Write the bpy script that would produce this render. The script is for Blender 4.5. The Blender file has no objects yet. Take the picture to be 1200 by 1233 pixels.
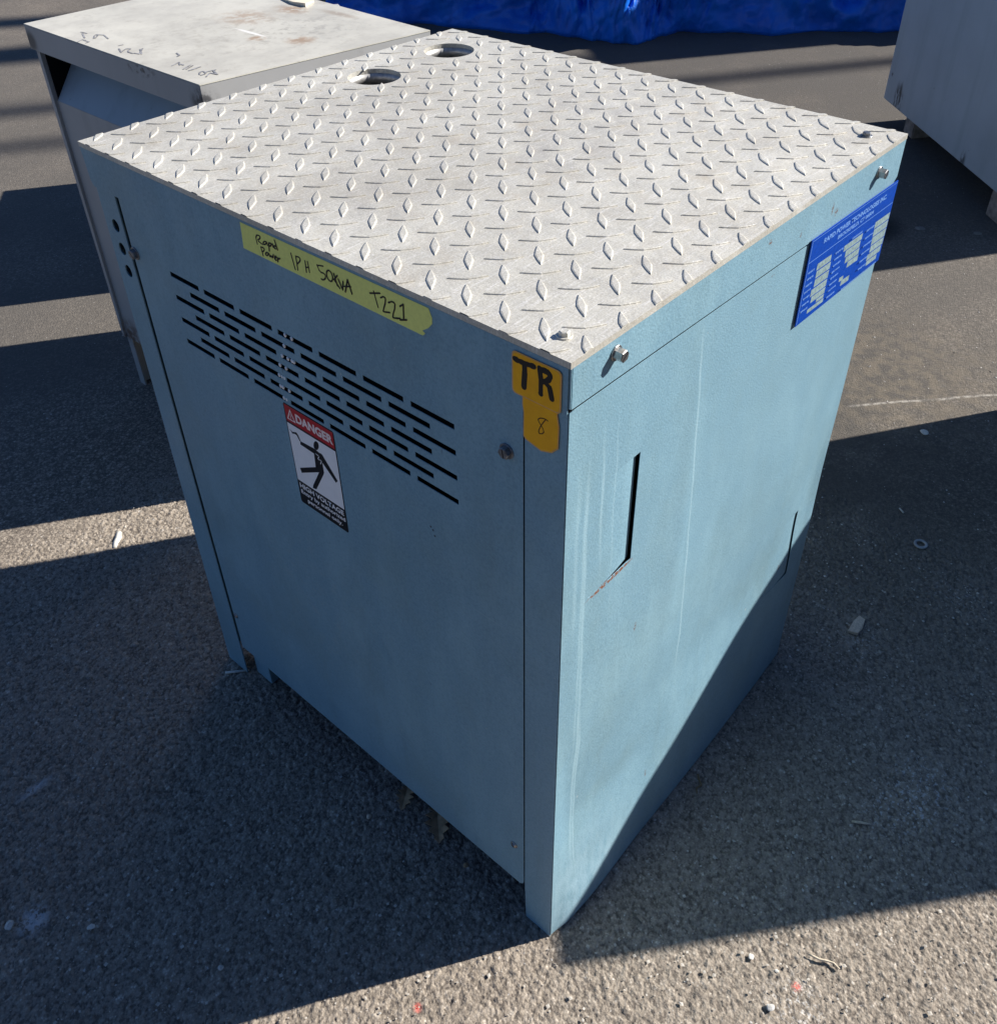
import bpy, bmesh, math, random
import numpy as np
from mathutils import Vector, Matrix

random.seed(7)
RNG = np.random.default_rng(7)
SC = bpy.context.scene
COL = SC.collection

# ---------------------------------------------------------------- camera, sky, sun, exposure
cam_d = bpy.data.cameras.new('camera')
cam = bpy.data.objects.new('camera', cam_d)
COL.objects.link(cam)
cam_d.sensor_fit = 'HORIZONTAL'
cam_d.sensor_width = 36.0
cam_d.lens = 33.883
cam_d.shift_x = -0.00954
cam_d.shift_y = -0.08676
cam_d.clip_start = 0.02
cam_d.clip_end = 500
RX, RY, RZ = (0.657441, -0.75343, -0.010691), (-0.460565, -0.390577, -0.797075), (0.596365, 0.528954, -0.603785)
cam.matrix_world = Matrix(((RX[0], -RY[0], -RZ[0], -0.46517),
                           (RX[1], -RY[1], -RZ[1], -0.34963),
                           (RX[2], -RY[2], -RZ[2], 1.28757),
                           (0, 0, 0, 1)))
SC.camera = cam

SUN_EL = math.radians(34.4)
SX, SY = 0.829, 0.559
SUN_DIR = Vector((SX * math.cos(SUN_EL), -SY * math.cos(SUN_EL), math.sin(SUN_EL))).normalized()
world = bpy.data.worlds.new("World")
SC.world = world
world.use_nodes = True
wn = world.node_tree
sky = wn.nodes.new('ShaderNodeTexSky')
sky.sky_type = 'NISHITA'
sky.sun_disc = False
sky.sun_elevation = SUN_EL
sky.sun_rotation = math.radians(124.0)
sky.air_density = 1.0
sky.dust_density = 0.4
sky.ozone_density = 6.0
tint = wn.nodes.new('ShaderNodeMix')          # camera white balance of the blue sky
tint.data_type = 'RGBA'; tint.blend_type = 'MULTIPLY'
tint.inputs[0].default_value = 1.0
wn.links.new(sky.outputs[0], tint.inputs[6])
tint.inputs[7].default_value = (0.86, 0.985, 1.17, 1)
wn.links.new(tint.outputs[2], wn.nodes['Background'].inputs[0])
wn.nodes['Background'].inputs[1].default_value = 0.050
sun_d = bpy.data.lights.new('sun', 'SUN')
sun_d.energy = 5.0
sun_d.angle = math.radians(0.53)
sun_d.color = (1.0, 0.95, 0.88)
sun = bpy.data.objects.new('sun', sun_d)
sun.rotation_euler = SUN_DIR.to_track_quat('Z', 'Y').to_euler()
sun.location = SUN_DIR * 20
COL.objects.link(sun)
SC.view_settings.view_transform = 'Standard'
SC.view_settings.look = 'None'
SC.view_settings.gamma = 1.0
SC.view_settings.use_curve_mapping = False
SC.view_settings.exposure = 0.78
SC.render.engine = 'CYCLES'

# ---------------------------------------------------------------- helpers: objects
ORIG = {}          # name -> world origin of the object's root


def origin(o):
    while o is not None:
        if o.name in ORIG:
            return ORIG[o.name]
        o = o.parent
    return Vector((0, 0, 0))


def tag(o, label=None, cat=None, group=None, kind=None):
    if label: o['label'] = label
    if cat: o['category'] = cat
    if group: o['group'] = group
    if kind: o['kind'] = kind
    return o


def thing(name, loc, label, cat, group=None):
    o = bpy.data.objects.new(name, None)
    COL.objects.link(o)
    o.location = loc
    o.empty_display_size = 0.05
    ORIG[o.name] = Vector(loc)
    return tag(o, label, cat, group)


def link(name, me, mat=None, parent=None, smooth=False):
    o = bpy.data.objects.new(name, me)
    COL.objects.link(o)
    if mat is not None:
        me.materials.append(mat)
    if smooth:
        for p in me.polygons: p.use_smooth = True
    if parent is not None:
        o.parent = parent
        d = origin(parent)
        me.transform(Matrix.Translation(-d))
    return o


def mesh(name, verts, faces, mat=None, parent=None, smooth=False):
    me = bpy.data.meshes.new(name)
    me.from_pydata([tuple(v) for v in verts], [], faces)
    me.update()
    return link(name, me, mat, parent, smooth)


def bmobj(name, bm, mat=None, parent=None, smooth=False):
    me = bpy.data.meshes.new(name)
    bm.normal_update()
    bm.to_mesh(me)
    bm.free()
    return link(name, me, mat, parent, smooth)


def add_box(bm, x0, x1, y0, y1, z0, z1, bevel=0.0, seg=1):
    v = [bm.verts.new(p) for p in ((x0, y0, z0), (x1, y0, z0), (x1, y1, z0), (x0, y1, z0),
                                   (x0, y0, z1), (x1, y0, z1), (x1, y1, z1), (x0, y1, z1))]
    fs = [bm.faces.new([v[i] for i in q]) for q in
          ((0, 3, 2, 1), (4, 5, 6, 7), (0, 1, 5, 4), (1, 2, 6, 5), (2, 3, 7, 6), (3, 0, 4, 7))]
    if bevel > 0:
        es = list({e for f in fs for e in f.edges})
        bmesh.ops.bevel(bm, geom=es, offset=bevel, segments=seg, affect='EDGES', profile=0.5)
    return v


def box(name, x0, x1, y0, y1, z0, z1, mat, parent=None, bevel=0.0, seg=1):
    bm = bmesh.new()
    add_box(bm, x0, x1, y0, y1, z0, z1, bevel, seg)
    return bmobj(name, bm, mat, parent)


# planes: P(u, v, w): w = distance proud of the surface
def PF(u, v, w=0.0):   # front face, u = y, v = z
    return (-w, u, v)


def PS(u, v, w=0.0):   # right side face, u = x, v = z
    return (u, -w, v)


def PT(zz):
    def f(u, v, w=0.0): return (u, v, zz + w)
    return f


def rect(u0, u1, v0, v1):
    return [(u0, v0), (u1, v0), (u1, v1), (u0, v1)]


def circ(cx, cy, r, n=24, r2=None):
    r2 = r2 or r
    return [(cx + r * math.cos(2 * math.pi * i / n), cy + r2 * math.sin(2 * math.pi * i / n)) for i in range(n)]


def sheet(name, P, outer, holes, w_out, thick, mat, parent, bevel=0.0):
    """flat sheet with holes; outer surface at w_out, thickness going inwards"""
    bm = bmesh.new()
    edges = []
    for loop in [outer] + list(holes):
        vs = [bm.verts.new((a, b, 0)) for a, b in loop]
        edges += [bm.edges.new((vs[i], vs[(i + 1) % len(vs)])) for i in range(len(vs))]
    bmesh.ops.triangle_fill(bm, use_beauty=True, use_dissolve=False, edges=edges, normal=(0, 0, 1))
    top = list(bm.faces)
    r = bmesh.ops.extrude_face_region(bm, geom=top)
    ev = [g for g in r['geom'] if isinstance(g, bmesh.types.BMVert)]
    evs = set(ev)
    for v in bm.verts:
        w = w_out - thick if v in evs else w_out
        v.co = Vector(P(v.co.x, v.co.y, w))
    bmesh.ops.recalc_face_normals(bm, faces=bm.faces)
    return bmobj(name, bm, mat, parent)


def lines(name, P, strokes, width, w, mat, parent, thick=0.00012):
    """handwriting: each stroke a ribbon with round ends, barely proud of the surface"""
    bm = bmesh.new()
    z = w
    for st in strokes:
        pts = [Vector(p) for p in st]
        # smooth the polyline a little
        if len(pts) > 3:
            q = [pts[0]]
            for i in range(len(pts) - 1):
                q.append(pts[i].lerp(pts[i + 1], 0.3)); q.append(pts[i].lerp(pts[i + 1], 0.7))
            q.append(pts[-1]); pts = q
        for i in range(len(pts) - 1):
            a, b = pts[i], pts[i + 1]
            d = b - a
            if d.length < 1e-6: continue
            d.normalize(); n = Vector((-d.y, d.x)) * width * 0.5 * random.uniform(0.85, 1.1)
            z += 0.000004
            bm.faces.new([bm.verts.new(P(*c, z)) for c in (a + n, a - n, b - n, b + n)])
        for a in pts:
            z += 0.000004
            bm.faces.new([bm.verts.new(P(a.x + width * .5 * math.cos(k * math.pi / 4), a.y + width * .5 * math.sin(k * math.pi / 4), z)) for k in range(8)])
    return bmobj(name, bm, mat, parent)


def poly(name, P, polys, w, mat, parent):
    bm = bmesh.new()
    for i, pl in enumerate(polys):
        bm.faces.new([bm.verts.new(P(a, b, w + i * 0.00001)) for a, b in pl])
    bmesh.ops.triangulate(bm, faces=bm.faces)
    return bmobj(name, bm, mat, parent)


def lettering(name, text, P, u0, v0, width, height, w, mat, parent, flip=False, bold=0.0, slope=0.0, right=False):
    cu = bpy.data.curves.new(name, 'FONT')
    cu.body = text
    cu.size = 1.0
    cu.offset = bold
    cu.resolution_u = 3
    o = bpy.data.objects.new('tmp_text', cu)
    COL.objects.link(o)
    dg = bpy.context.evaluated_depsgraph_get()
    me = bpy.data.meshes.new_from_object(o.evaluated_get(dg))
    bpy.data.objects.remove(o)
    bpy.data.curves.remove(cu)
    xs = [v.co.x for v in me.vertices]; ys = [v.co.y for v in me.vertices]
    ax, bx, ay, by = min(xs), max(xs), min(ys), max(ys)
    sg = -1 if flip else 1
    for v in me.vertices:
        tx = (v.co.x - ax) / (bx - ax); ty = (v.co.y - ay) / (by - ay)
        v.co = Vector(P(u0 + sg * tx * width, v0 + ty * height + slope * tx * width, w))
    me.materials.clear()
    return link(name, me, mat, parent)


# ---------------------------------------------------------------- helpers: materials
class N:
    def __init__(self, name):
        self.m = bpy.data.materials.new(name)
        self.m.use_nodes = True
        self.t = self.m.node_tree
        self.b = self.t.nodes['Principled BSDF']
        self.geo = None

    def n(self, typ, **kw):
        nd = self.t.nodes.new(typ)
        for k, v in kw.items():
            if k.startswith('i_'):
                nd.inputs[k[2:].replace('_', ' ')].default_value = v
            else:
                setattr(nd, k, v)
        return nd

    def l(self, a, b):
        self.t.links.new(a, b)

    def pos(self):
        if self.geo is None:
            self.geo = self.n('ShaderNodeNewGeometry')
        return self.geo.outputs['Position']

    def scaled(self, s, vec=None):
        mp = self.n('ShaderNodeMapping')
        mp.inputs['Scale'].default_value = s
        self.l(vec or self.pos(), mp.inputs[0])
        return mp.outputs[0]

    def noise(self, scale, detail=4, rough=0.55, vec=None, dist=0.0):
        nd = self.n('ShaderNodeTexNoise')
        nd.inputs['Scale'].default_value = scale
        nd.inputs['Detail'].default_value = detail
        nd.inputs['Roughness'].default_value = rough
        nd.inputs['Distortion'].default_value = dist
        self.l(vec or self.pos(), nd.inputs['Vector'])
        return nd.outputs[0]

    def voro(self, scale, feature='F1', vec=None, out='Distance'):
        nd = self.n('ShaderNodeTexVoronoi', feature=feature)
        nd.inputs['Scale'].default_value = scale
        self.l(vec or self.pos(), nd.inputs['Vector'])
        return nd.outputs[out]

    def ramp(self, fac, stops):
        nd = self.n('ShaderNodeValToRGB')
        cr = nd.color_ramp
        while len(cr.elements) < len(stops): cr.elements.new(0.5)
        for e, (p, c) in zip(cr.elements, stops):
            e.position = p
            e.color = (c, c, c, 1) if isinstance(c, (int, float)) else (*c, 1)
        self.l(fac, nd.inputs[0])
        return nd.outputs[0]

    def mix(self, fac, a, b, mode='MIX'):
        nd = self.n('ShaderNodeMix', data_type='RGBA', blend_type=mode)
        for idx, v in ((0, fac), (6, a), (7, b)):
            s = nd.inputs[idx]
            if hasattr(v, 'links'): self.l(v, s)
            elif isinstance(v, (int, float)): s.default_value = v if idx == 0 else (v, v, v, 1)
            else: s.default_value = (*v, 1)
        return nd.outputs[2]

    def math(self, op, a, b=0.0, c=0.0, clamp=False):
        nd = self.n('ShaderNodeMath', operation=op)
        nd.use_clamp = clamp
        for s, v in zip(nd.inputs, (a, b, c)):
            if hasattr(v, 'links'): self.l(v, s)
            else: s.default_value = v
        return nd.outputs[0]

    def spot(self, centre, radius, soft=0.5, stretch=(1, 1, 1)):
        """soft round mask about a point"""
        sb = self.n('ShaderNodeVectorMath', operation='SUBTRACT')
        self.l(self.pos(), sb.inputs[0]); sb.inputs[1].default_value = centre
        ml = self.n('ShaderNodeVectorMath', operation='MULTIPLY')
        self.l(sb.outputs[0], ml.inputs[0]); ml.inputs[1].default_value = stretch
        ln = self.n('ShaderNodeVectorMath', operation='LENGTH')
        self.l(ml.outputs[0], ln.inputs[0])
        mr = self.n('ShaderNodeMapRange', interpolation_type='SMOOTHSTEP')
        self.l(ln.outputs['Value'], mr.inputs[0])
        mr.inputs[1].default_value = radius * (1 - soft); mr.inputs[2].default_value = radius * (1 + soft)
        mr.inputs[3].default_value = 1; mr.inputs[4].default_value = 0
        return mr.outputs[0]

    def color(self, c):
        if hasattr(c, 'links'): self.l(c, self.b.inputs['Base Color'])
        else: self.b.inputs['Base Color'].default_value = (*c, 1)

    def rough(self, r):
        if hasattr(r, 'links'): self.l(r, self.b.inputs['Roughness'])
        else: self.b.inputs['Roughness'].default_value = r

    def bump(self, h, strength=0.3, dist=0.001, prev=None):
        nd = self.n('ShaderNodeBump')
        nd.inputs['Strength'].default_value = strength
        nd.inputs['Distance'].default_value = dist
        self.l(h, nd.inputs['Height'])
        if prev is not None: self.l(prev, nd.inputs['Normal'])
        self.l(nd.outputs[0], self.b.inputs['Normal'])
        return nd.outputs[0]


def flat(name, c, rough=0.5, metal=0.0, spec=0.5, var=0.12, scale=60):
    k = N(name)
    nz = k.noise(scale, 4)
    k.color(k.mix(k.ramp(nz, [(0.3, 0.0), (0.7, 1.0)]), tuple(x * (1 - var) for x in c), tuple(min(1, x * (1 + var)) for x in c)))
    k.rough(rough)
    k.b.inputs['Metallic'].default_value = metal
    k.b.inputs['Specular IOR Level'].default_value = spec
    return k.m


BLUE = (0.184, 0.338, 0.440)


def blue_paint(name, streaks):
    k = N(name)
    big = k.noise(2.6, 5, 0.6)
    fine = k.noise(420, 2, 0.6)
    c = k.mix(k.ramp(big, [(0.3, 0.0), (0.72, 1.0)]), tuple(x * 0.9 for x in BLUE), (0.198, 0.352, 0.445))
    c = k.mix(k.ramp(fine, [(0.35, 0.0), (0.65, 0.5)]), c, (0.26, 0.43, 0.52))
    # vertical grime runs
    run = k.noise(1.0, 4, 0.6, k.scaled((38, 38, 2.2)))
    c = k.mix(k.ramp(run, [(0.56, 0.0), (0.75, 0.28)]), c, (0.15, 0.24, 0.27))
    cloud = k.noise(7.0, 6, 0.68, k.scaled((1, 1, 0.8)))
    c = k.mix(k.ramp(cloud, [(0.46, 0.0), (0.68, 0.55)]), c, (0.2, 0.315, 0.345))
    cl2 = k.noise(13.0, 5, 0.7, k.scaled((1, 1, 0.45)))
    c = k.mix(k.ramp(cl2, [(0.46, 0.0), (0.68, 0.6)]), c, (0.27, 0.445, 0.53))
    fg = k.noise(230, 3, 0.8)
    c = k.mix(k.ramp(fg, [(0.5, 0.0), (0.7, 0.45)]), c, (0.13, 0.235, 0.30))
    c = k.mix(k.ramp(fg, [(0.3, 0.4), (0.48, 0.0)]), c, (0.25, 0.41, 0.49))
    # fine scratches
    for ang, th, am in ((0.5, 0.745, 0.35), (-0.9, 0.75, 0.3), (1.35, 0.745, 0.35)):
        mp = k.n('ShaderNodeMapping'); k.l(k.pos(), mp.inputs[0])
        mp.inputs['Rotation'].default_value = (ang, ang * 0.6, 0.2); mp.inputs['Scale'].default_value = (260, 9, 260)
        sn = k.n('ShaderNodeTexNoise'); sn.inputs['Scale'].default_value = 1.0; sn.inputs['Detail'].default_value = 2; k.l(mp.outputs[0], sn.inputs[0])
        sm_ = k.math('MULTIPLY', k.ramp(sn.outputs[0], [(th - 0.02, 0.0), (th + 0.01, am)]), k.ramp(k.noise(6, 2), [(0.45, 0.0), (0.6, 1.0)]))
        c = k.mix(sm_, c, (0.36, 0.48, 0.53))
    # small dark scuffs
    sc = k.noise(46, 3, 0.7, k.scaled((1.4, 1.4, 0.6)))
    c = k.mix(k.ramp(sc, [(0.71, 0.0), (0.77, 0.55)]), c, (0.09, 0.14, 0.17))
    ch = k.noise(95, 2, 0.5)
    c = k.mix(k.ramp(ch, [(0.76, 0.0), (0.79, 0.6)]), c, (0.42, 0.5, 0.52))
    if streaks:
        sp = k.n('ShaderNodeSeparateXYZ'); k.l(k.pos(), sp.inputs[0])
        X, Z = sp.outputs[0], sp.outputs[2]
        wob = k.noise(1.0, 2, 0.5, k.scaled((0.0, 0.0, 9.0)))
        brk = k.noise(1.0, 3, 0.6, k.scaled((60.0, 0.0, 7.0)))
        for x0, slope, hw, z0, z1, s in ((0.2015 + 0.0935 * 0.81, -0.0935, 0.0024, 0.30, 0.86, 0.62),
                                         (0.0755, -0.03, 0.0030, 0.62, 0.83, 0.40),
                                         (0.0400, -0.012, 0.0034, 0.12, 0.80, 0.42),
                                         (0.0290, 0.0, 0.0026, 0.35, 0.78, 0.34),
                                         (0.0180, 0.0, 0.0040, 0.55, 0.80, 0.26),
                                         (0.0470, -0.02, 0.0022, 0.08, 0.45, 0.5),
                                         (0.0950, -0.03, 0.0018, 0.55, 0.84, 0.25)):
            # centre line x = x0 + slope*z + wobble
            cl = k.math('MULTIPLY_ADD', Z, slope, x0)
            cl = k.math('MULTIPLY_ADD', wob, 0.012, k.math('ADD', cl, -0.006))
            d = k.math('ABSOLUTE', k.math('SUBTRACT', X, cl))
            m = k.math('SUBTRACT', 1.0, k.math('DIVIDE', d, hw), clamp=True)
            e0 = k.math('MULTIPLY', k.math('SUBTRACT', Z, z0), 14.0, clamp=True)
            e1 = k.math('MULTIPLY', k.math('SUBTRACT', z1, Z), 14.0, clamp=True)
            m = k.math('MULTIPLY', k.math('MULTIPLY', m, e0), e1)
            m = k.math('MULTIPLY', k.math('MULTIPLY', m, s * 1.5), k.math('ADD', brk, 0.15), clamp=True)
            c = k.mix(m, c, (0.44, 0.64, 0.71))
        flare_light = k.math('MULTIPLY', k.spot((0.02, 0, 0.02), 0.13, 0.7), k.ramp(k.noise(45, 5, 0.7, k.scaled((1.6, 1, 0.5))), [(0.35, 0.1), (0.62, 1.0)]))
        c = k.mix(flare_light, c, (0.31, 0.47, 0.56))  # highlight of the flared bottom corner, put into the paint colour
        c = k.mix(k.math('MULTIPLY', k.spot((0.42, 0, 0.62), 0.24, 0.8), 0.4), c, (0.22, 0.375, 0.47))
        rust = k.spot((0.075, 0, 0.6165), 0.036, 0.25, (1, 1, 14))
        c = k.mix(k.math('MULTIPLY', rust, k.math('GREATER_THAN', k.noise(300, 2), 0.47)), c, (0.23, 0.1, 0.06))
        # chips and scrapes through to metal along the top flange
        for px_, pz_, r_, st_ in ((0.441, 0.876, 0.0045, (2.2, 1, 0.7)), (0.372, 0.872, 0.003, (3, 1, 0.6)), (0.452, 0.868, 0.004, (1, 1, 1)),
                                  (0.305, 0.888, 0.003, (1, 1, 1)), (0.325, 0.845, 0.003, (1, 1, 3)), (0.533, 0.275, 0.006, (1.5, 1, 1)),
                                  (0.13, 0.50, 0.005, (2, 1, 0.8)), (0.2, 0.14, 0.006, (3, 1, 1))):
            mk = k.math('MULTIPLY', k.spot((px_, 0, pz_), r_, 0.6, st_), k.math('GREATER_THAN', k.noise(420, 2), 0.5))
            c = k.mix(mk, c, (0.17, 0.13, 0.12))
    else:
        # light rub marks low on the door
        rub = k.math('MULTIPLY', k.spot((0, 0.40, 0.36), 0.10, 0.9, (1, 1, 0.8)), k.ramp(k.noise(60, 4, 0.7), [(0.52, 0.0), (0.7, 0.5)]))
        c = k.mix(rub, c, (0.28, 0.38, 0.42))
        for sy, sz_ in ((0.165, 0.635), (0.168, 0.638), (0.163, 0.628)):
            c = k.mix(k.spot((0, sy, sz_), 0.0014, 0.5), c, (0.02, 0.025, 0.03))
    k.color(c)
    k.rough(k.ramp(k.noise(14, 4), [(0.3, 0.42), (0.7, 0.56)]))
    k.b.inputs['Specular IOR Level'].default_value = 0.42
    b1 = k.bump(k.noise(480, 2, 0.5), 0.55, 0.0006)
    k.bump(k.noise(5.0, 3, 0.5), 0.35, 0.006, b1)
    return k.m


def plate_metal():
    k = N('brushed aluminium tread plate')
    big = k.noise(6, 6, 0.65)
    c = k.mix(k.ramp(big, [(0.3, 0.0), (0.7, 1.0)]), (0.49, 0.468, 0.405), (0.66, 0.638, 0.56))
    # scratches in two directions
    s1 = k.noise(1.0, 5, 0.7, k.scaled((30, 420, 30)))
    c = k.mix(k.ramp(s1, [(0.52, 0.0), (0.66, 0.6)]), c, (0.80, 0.78, 0.74))
    s2 = k.noise(1.0, 5, 0.7, k.scaled((420, 36, 30)))
    c = k.mix(k.ramp(s2, [(0.54, 0.0), (0.70, 0.5)]), c, (0.38, 0.36, 0.32))
    sm = k.noise(26, 5, 0.7)
    c = k.mix(k.ramp(sm, [(0.52, 0.0), (0.72, 0.6)]), c, (0.46, 0.415, 0.34))
    sp = k.noise(150, 3, 0.6)
    c = k.mix(k.ramp(sp, [(0.68, 0.0), (0.74, 0.6)]), c, (0.85, 0.84, 0.82))
    sd = k.noise(240, 3, 0.6)
    c = k.mix(k.ramp(sd, [(0.70, 0.0), (0.76, 0.45)]), c, (0.22, 0.21, 0.2))
    for cx, cy, r in ((0.32, 0.27, 0.05), (0.45, 0.3, 0.09), (0.25, 0.5, 0.08), (0.1, 0.35, 0.06)):
        mk = k.math('MULTIPLY', k.spot((cx, cy, 0.906), r, 0.9), k.ramp(k.noise(30, 5, 0.7), [(0.42, 0.0), (0.62, 0.42)]))
        c = k.mix(mk, c, (0.33, 0.31, 0.29))
    pt = k.noise(4.5, 4, 0.6)
    c = k.mix(k.ramp(pt, [(0.48, 0.0), (0.66, 0.5)]), c, (0.43, 0.40, 0.34))
    gr = k.noise(520, 3, 0.75)
    c = k.mix(k.ramp(gr, [(0.52, 0.0), (0.68, 0.5)]), c, (0.37, 0.345, 0.30))
    c = k.mix(k.ramp(gr, [(0.32, 0.5), (0.46, 0.0)]), c, (0.82, 0.80, 0.76))
    st = k.math('MULTIPLY', k.spot((0.30, 0.25, 0.906), 0.2, 0.6), k.ramp(k.noise(18, 4, 0.6), [(0.6, 0.0), (0.72, 0.35)]))
    c = k.mix(st, c, (0.50, 0.42, 0.31))
    k.color(c)
    k.b.inputs['Metallic'].default_value = 0.26
    k.rough(k.ramp(k.noise(40, 4, 0.7), [(0.3, 0.42), (0.7, 0.62)]))
    b1 = k.bump(s1, 0.25, 0.0004)
    b2 = k.bump(k.noise(110, 5, 0.75), 0.45, 0.0014, b1)
    k.bump(k.noise(9, 3, 0.5), 0.25, 0.004, b2)
    return k.m


def asphalt():
    k = N('aged asphalt')
    at = k.n('ShaderNodeAttribute', attribute_name='tone')
    near = k.n('ShaderNodeAttribute', attribute_name='near')
    def stones(sc):
        sepc = k.n('ShaderNodeSeparateColor'); k.l(k.voro(sc, out='Color'), sepc.inputs[0])
        return k.math('MULTIPLY', sepc.outputs[0], k.ramp(k.voro(sc), [(0.2, 1.0), (0.62, 0.35)]))
    small = stones(290)
    far = k.math('MULTIPLY_ADD', stones(150), 0.55, k.math('MULTIPLY', small, 0.45))
    nr = k.math('MULTIPLY_ADD', at.outputs['Fac'], 0.62, k.math('MULTIPLY', small, 0.42))
    tone = k.mix(near.outputs['Fac'], far, nr)
    tone = k.math('ADD', tone, k.math('MULTIPLY_ADD', k.noise(600, 3, 0.75), 0.7, -0.35))
    c = k.ramp(tone, [(0.0, (0.098, 0.082, 0.068)), (0.2, (0.17, 0.143, 0.116)), (0.42, (0.315, 0.268, 0.215)), (0.68, (0.43, 0.372, 0.305)), (1.0, (0.82, 0.75, 0.64))])
    big = k.noise(1.6, 5, 0.6)
    c = k.mix(k.ramp(big, [(0.4, 0.0), (0.75, 0.25)]), c, (0.16, 0.14, 0.12))
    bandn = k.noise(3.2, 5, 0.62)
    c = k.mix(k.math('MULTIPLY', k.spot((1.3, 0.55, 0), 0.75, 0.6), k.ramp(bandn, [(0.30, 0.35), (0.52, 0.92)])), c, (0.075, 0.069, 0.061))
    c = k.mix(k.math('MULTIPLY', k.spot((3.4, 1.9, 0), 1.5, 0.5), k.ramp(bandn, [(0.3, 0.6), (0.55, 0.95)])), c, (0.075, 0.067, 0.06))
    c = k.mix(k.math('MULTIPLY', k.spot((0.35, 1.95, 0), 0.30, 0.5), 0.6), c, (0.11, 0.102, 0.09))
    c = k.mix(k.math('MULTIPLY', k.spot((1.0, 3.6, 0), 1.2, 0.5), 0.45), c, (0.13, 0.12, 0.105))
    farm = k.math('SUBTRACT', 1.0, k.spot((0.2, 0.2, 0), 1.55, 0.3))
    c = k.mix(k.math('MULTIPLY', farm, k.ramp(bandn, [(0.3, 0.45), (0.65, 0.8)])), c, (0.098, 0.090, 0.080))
    # dusty tan patches
    c = k.mix(k.math('MULTIPLY', k.spot((1.55, 0.2, 0), 0.25, 0.8), k.ramp(k.noise(30, 4), [(0.4, 0.0), (0.6, 0.5)])), c, (0.2, 0.165, 0.12))
    # white specks
    wsp = k.noise(130, 2, 0.5)
    c = k.mix(k.ramp(wsp, [(0.72, 0.0), (0.75, 0.8)]), c, (0.6, 0.58, 0.55))
    # chalky scuffs
    def scuff(c, p, r, st, amt, col=(0.62, 0.62, 0.62), ns=170, lo=0.55):
        m = k.math('MULTIPLY', k.spot((p[0], p[1], 0), r, 0.8, st), k.ramp(k.noise(ns, 3, 0.65), [(lo, 0.0), (lo + 0.1, amt)]))
        return k.mix(m, c, col)
    c = scuff(c, (0.53, -0.285), 0.05, (1, 1, 0), 0.75)
    c = scuff(c, (0.46, -0.27), 0.04, (1, 1, 0), 0.75)
    c = scuff(c, (0.49, -0.30), 0.016, (1, 1, 0), 0.9)
    c = scuff(c, (-0.439, 0.542), 0.024, (1.4, 1.4, 0), 0.9, lo=0.42)
    c = scuff(c, (-0.342, 0.727), 0.018, (0.8, 3, 0), 0.6, lo=0.35)
    c = scuff(c, (-0.386, 0.636), 0.01, (1, 2, 0), 0.7)
    c = scuff(c, (0.135, -0.285), 0.03, (1, 1, 0), 0.8, (0.68, 0.66, 0.63))
    c = scuff(c, (0.157, -0.274), 0.0045, (1, 1, 0), 0.9, (0.75, 0.10, 0.08), 500, 0.42)
    c = scuff(c, (-0.175, 0.072), 0.0045, (1, 1, 0), 0.9, (0.75, 0.10, 0.08), 500, 0.42)
    c = scuff(c, (0.74, -0.10), 0.03, (1, 1, 0), 0.5)
    c = scuff(c, (0.95, -0.19), 0.05, (1, 1, 0), 0.4)
    # oily dark drips
    for p, r in (((2.308, 0.582), 0.11), ((3.02, 0.98), 0.10), ((0.65, 0.9), 0.0)):
        if r: c = k.mix(k.math('MULTIPLY', k.spot((p[0], p[1], 0), r, 0.4, (1, 1.4, 0)), 0.75), c, (0.012, 0.012, 0.012))
    # pale filled joint line in the dirty strip
    sp = k.n('ShaderNodeSeparateXYZ'); k.l(k.pos(), sp.inputs[0])
    ln = k.math('ADD', k.math('MULTIPLY', sp.outputs[0], 0.680), k.math('MULTIPLY', sp.outputs[1], 0.733))
    ln = k.math('MULTIPLY_ADD', k.noise(4, 3), 0.02, k.math('SUBTRACT', ln, 1.110))
    lm = k.math('SUBTRACT', 1.0, k.math('DIVIDE', k.math('ABSOLUTE', ln), 0.006), clamp=True)
    lm = k.math('MULTIPLY', lm, k.spot((1.56, 0.055, 0), 0.24, 0.15))
    lm = k.math('MULTIPLY', lm, k.ramp(k.noise(60, 3), [(0.4, 0.1), (0.55, 0.9)]))
    c = k.mix(lm, c, (0.42, 0.39, 0.34))
    k.color(c)
    k.rough(0.88)
    k.b.inputs['Specular IOR Level'].default_value = 0.3
    h = k.mix(0.45, k.voro(250), k.noise(420, 4, 0.8))
    k.bump(h, 0.75, 0.0026)
    return k.m


M = {}
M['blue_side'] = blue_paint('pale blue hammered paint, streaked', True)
M['blue'] = blue_paint('pale blue hammered paint', False)
M['plate'] = plate_metal()
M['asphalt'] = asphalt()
M['black'] = flat('dark interior steel', (0.006, 0.006, 0.007), 0.7, 0, 0.2)
M['zinc'] = flat('zinc plated steel', (0.42, 0.41, 0.40), 0.32, 0.9, 0.5, 0.3, 300)
M['dullbolt'] = flat('weathered bolt steel', (0.22, 0.23, 0.25), 0.42, 0.7, 0.5, 0.3, 300)
M['rim'] = flat('cut steel edge', (0.5, 0.49, 0.47), 0.45, 0.5, 0.5, 0.2, 200)
M['tape'] = flat('yellow green masking tape', (0.86, 0.86, 0.25), 0.75, 0, 0.3, 0.05, 260)
M['ink'] = flat('black marker ink', (0.012, 0.010, 0.012), 0.5, 0, 0.4, 0.1)
M['brownink'] = flat('thin brown pen ink', (0.07, 0.018, 0.012), 0.6, 0, 0.4, 0.1)
M['orange'] = flat('orange sticker paper', (1.0, 0.45, 0.010), 0.45, 0, 0.4, 0.07, 90)
M['orange_edge'] = flat('worn orange sticker rim', (0.78, 0.40, 0.12), 0.6, 0, 0.4, 0.1, 90)
M['white'] = flat('white sticker vinyl', (0.92, 0.92, 0.92), 0.45, 0, 0.4, 0.03)
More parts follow.
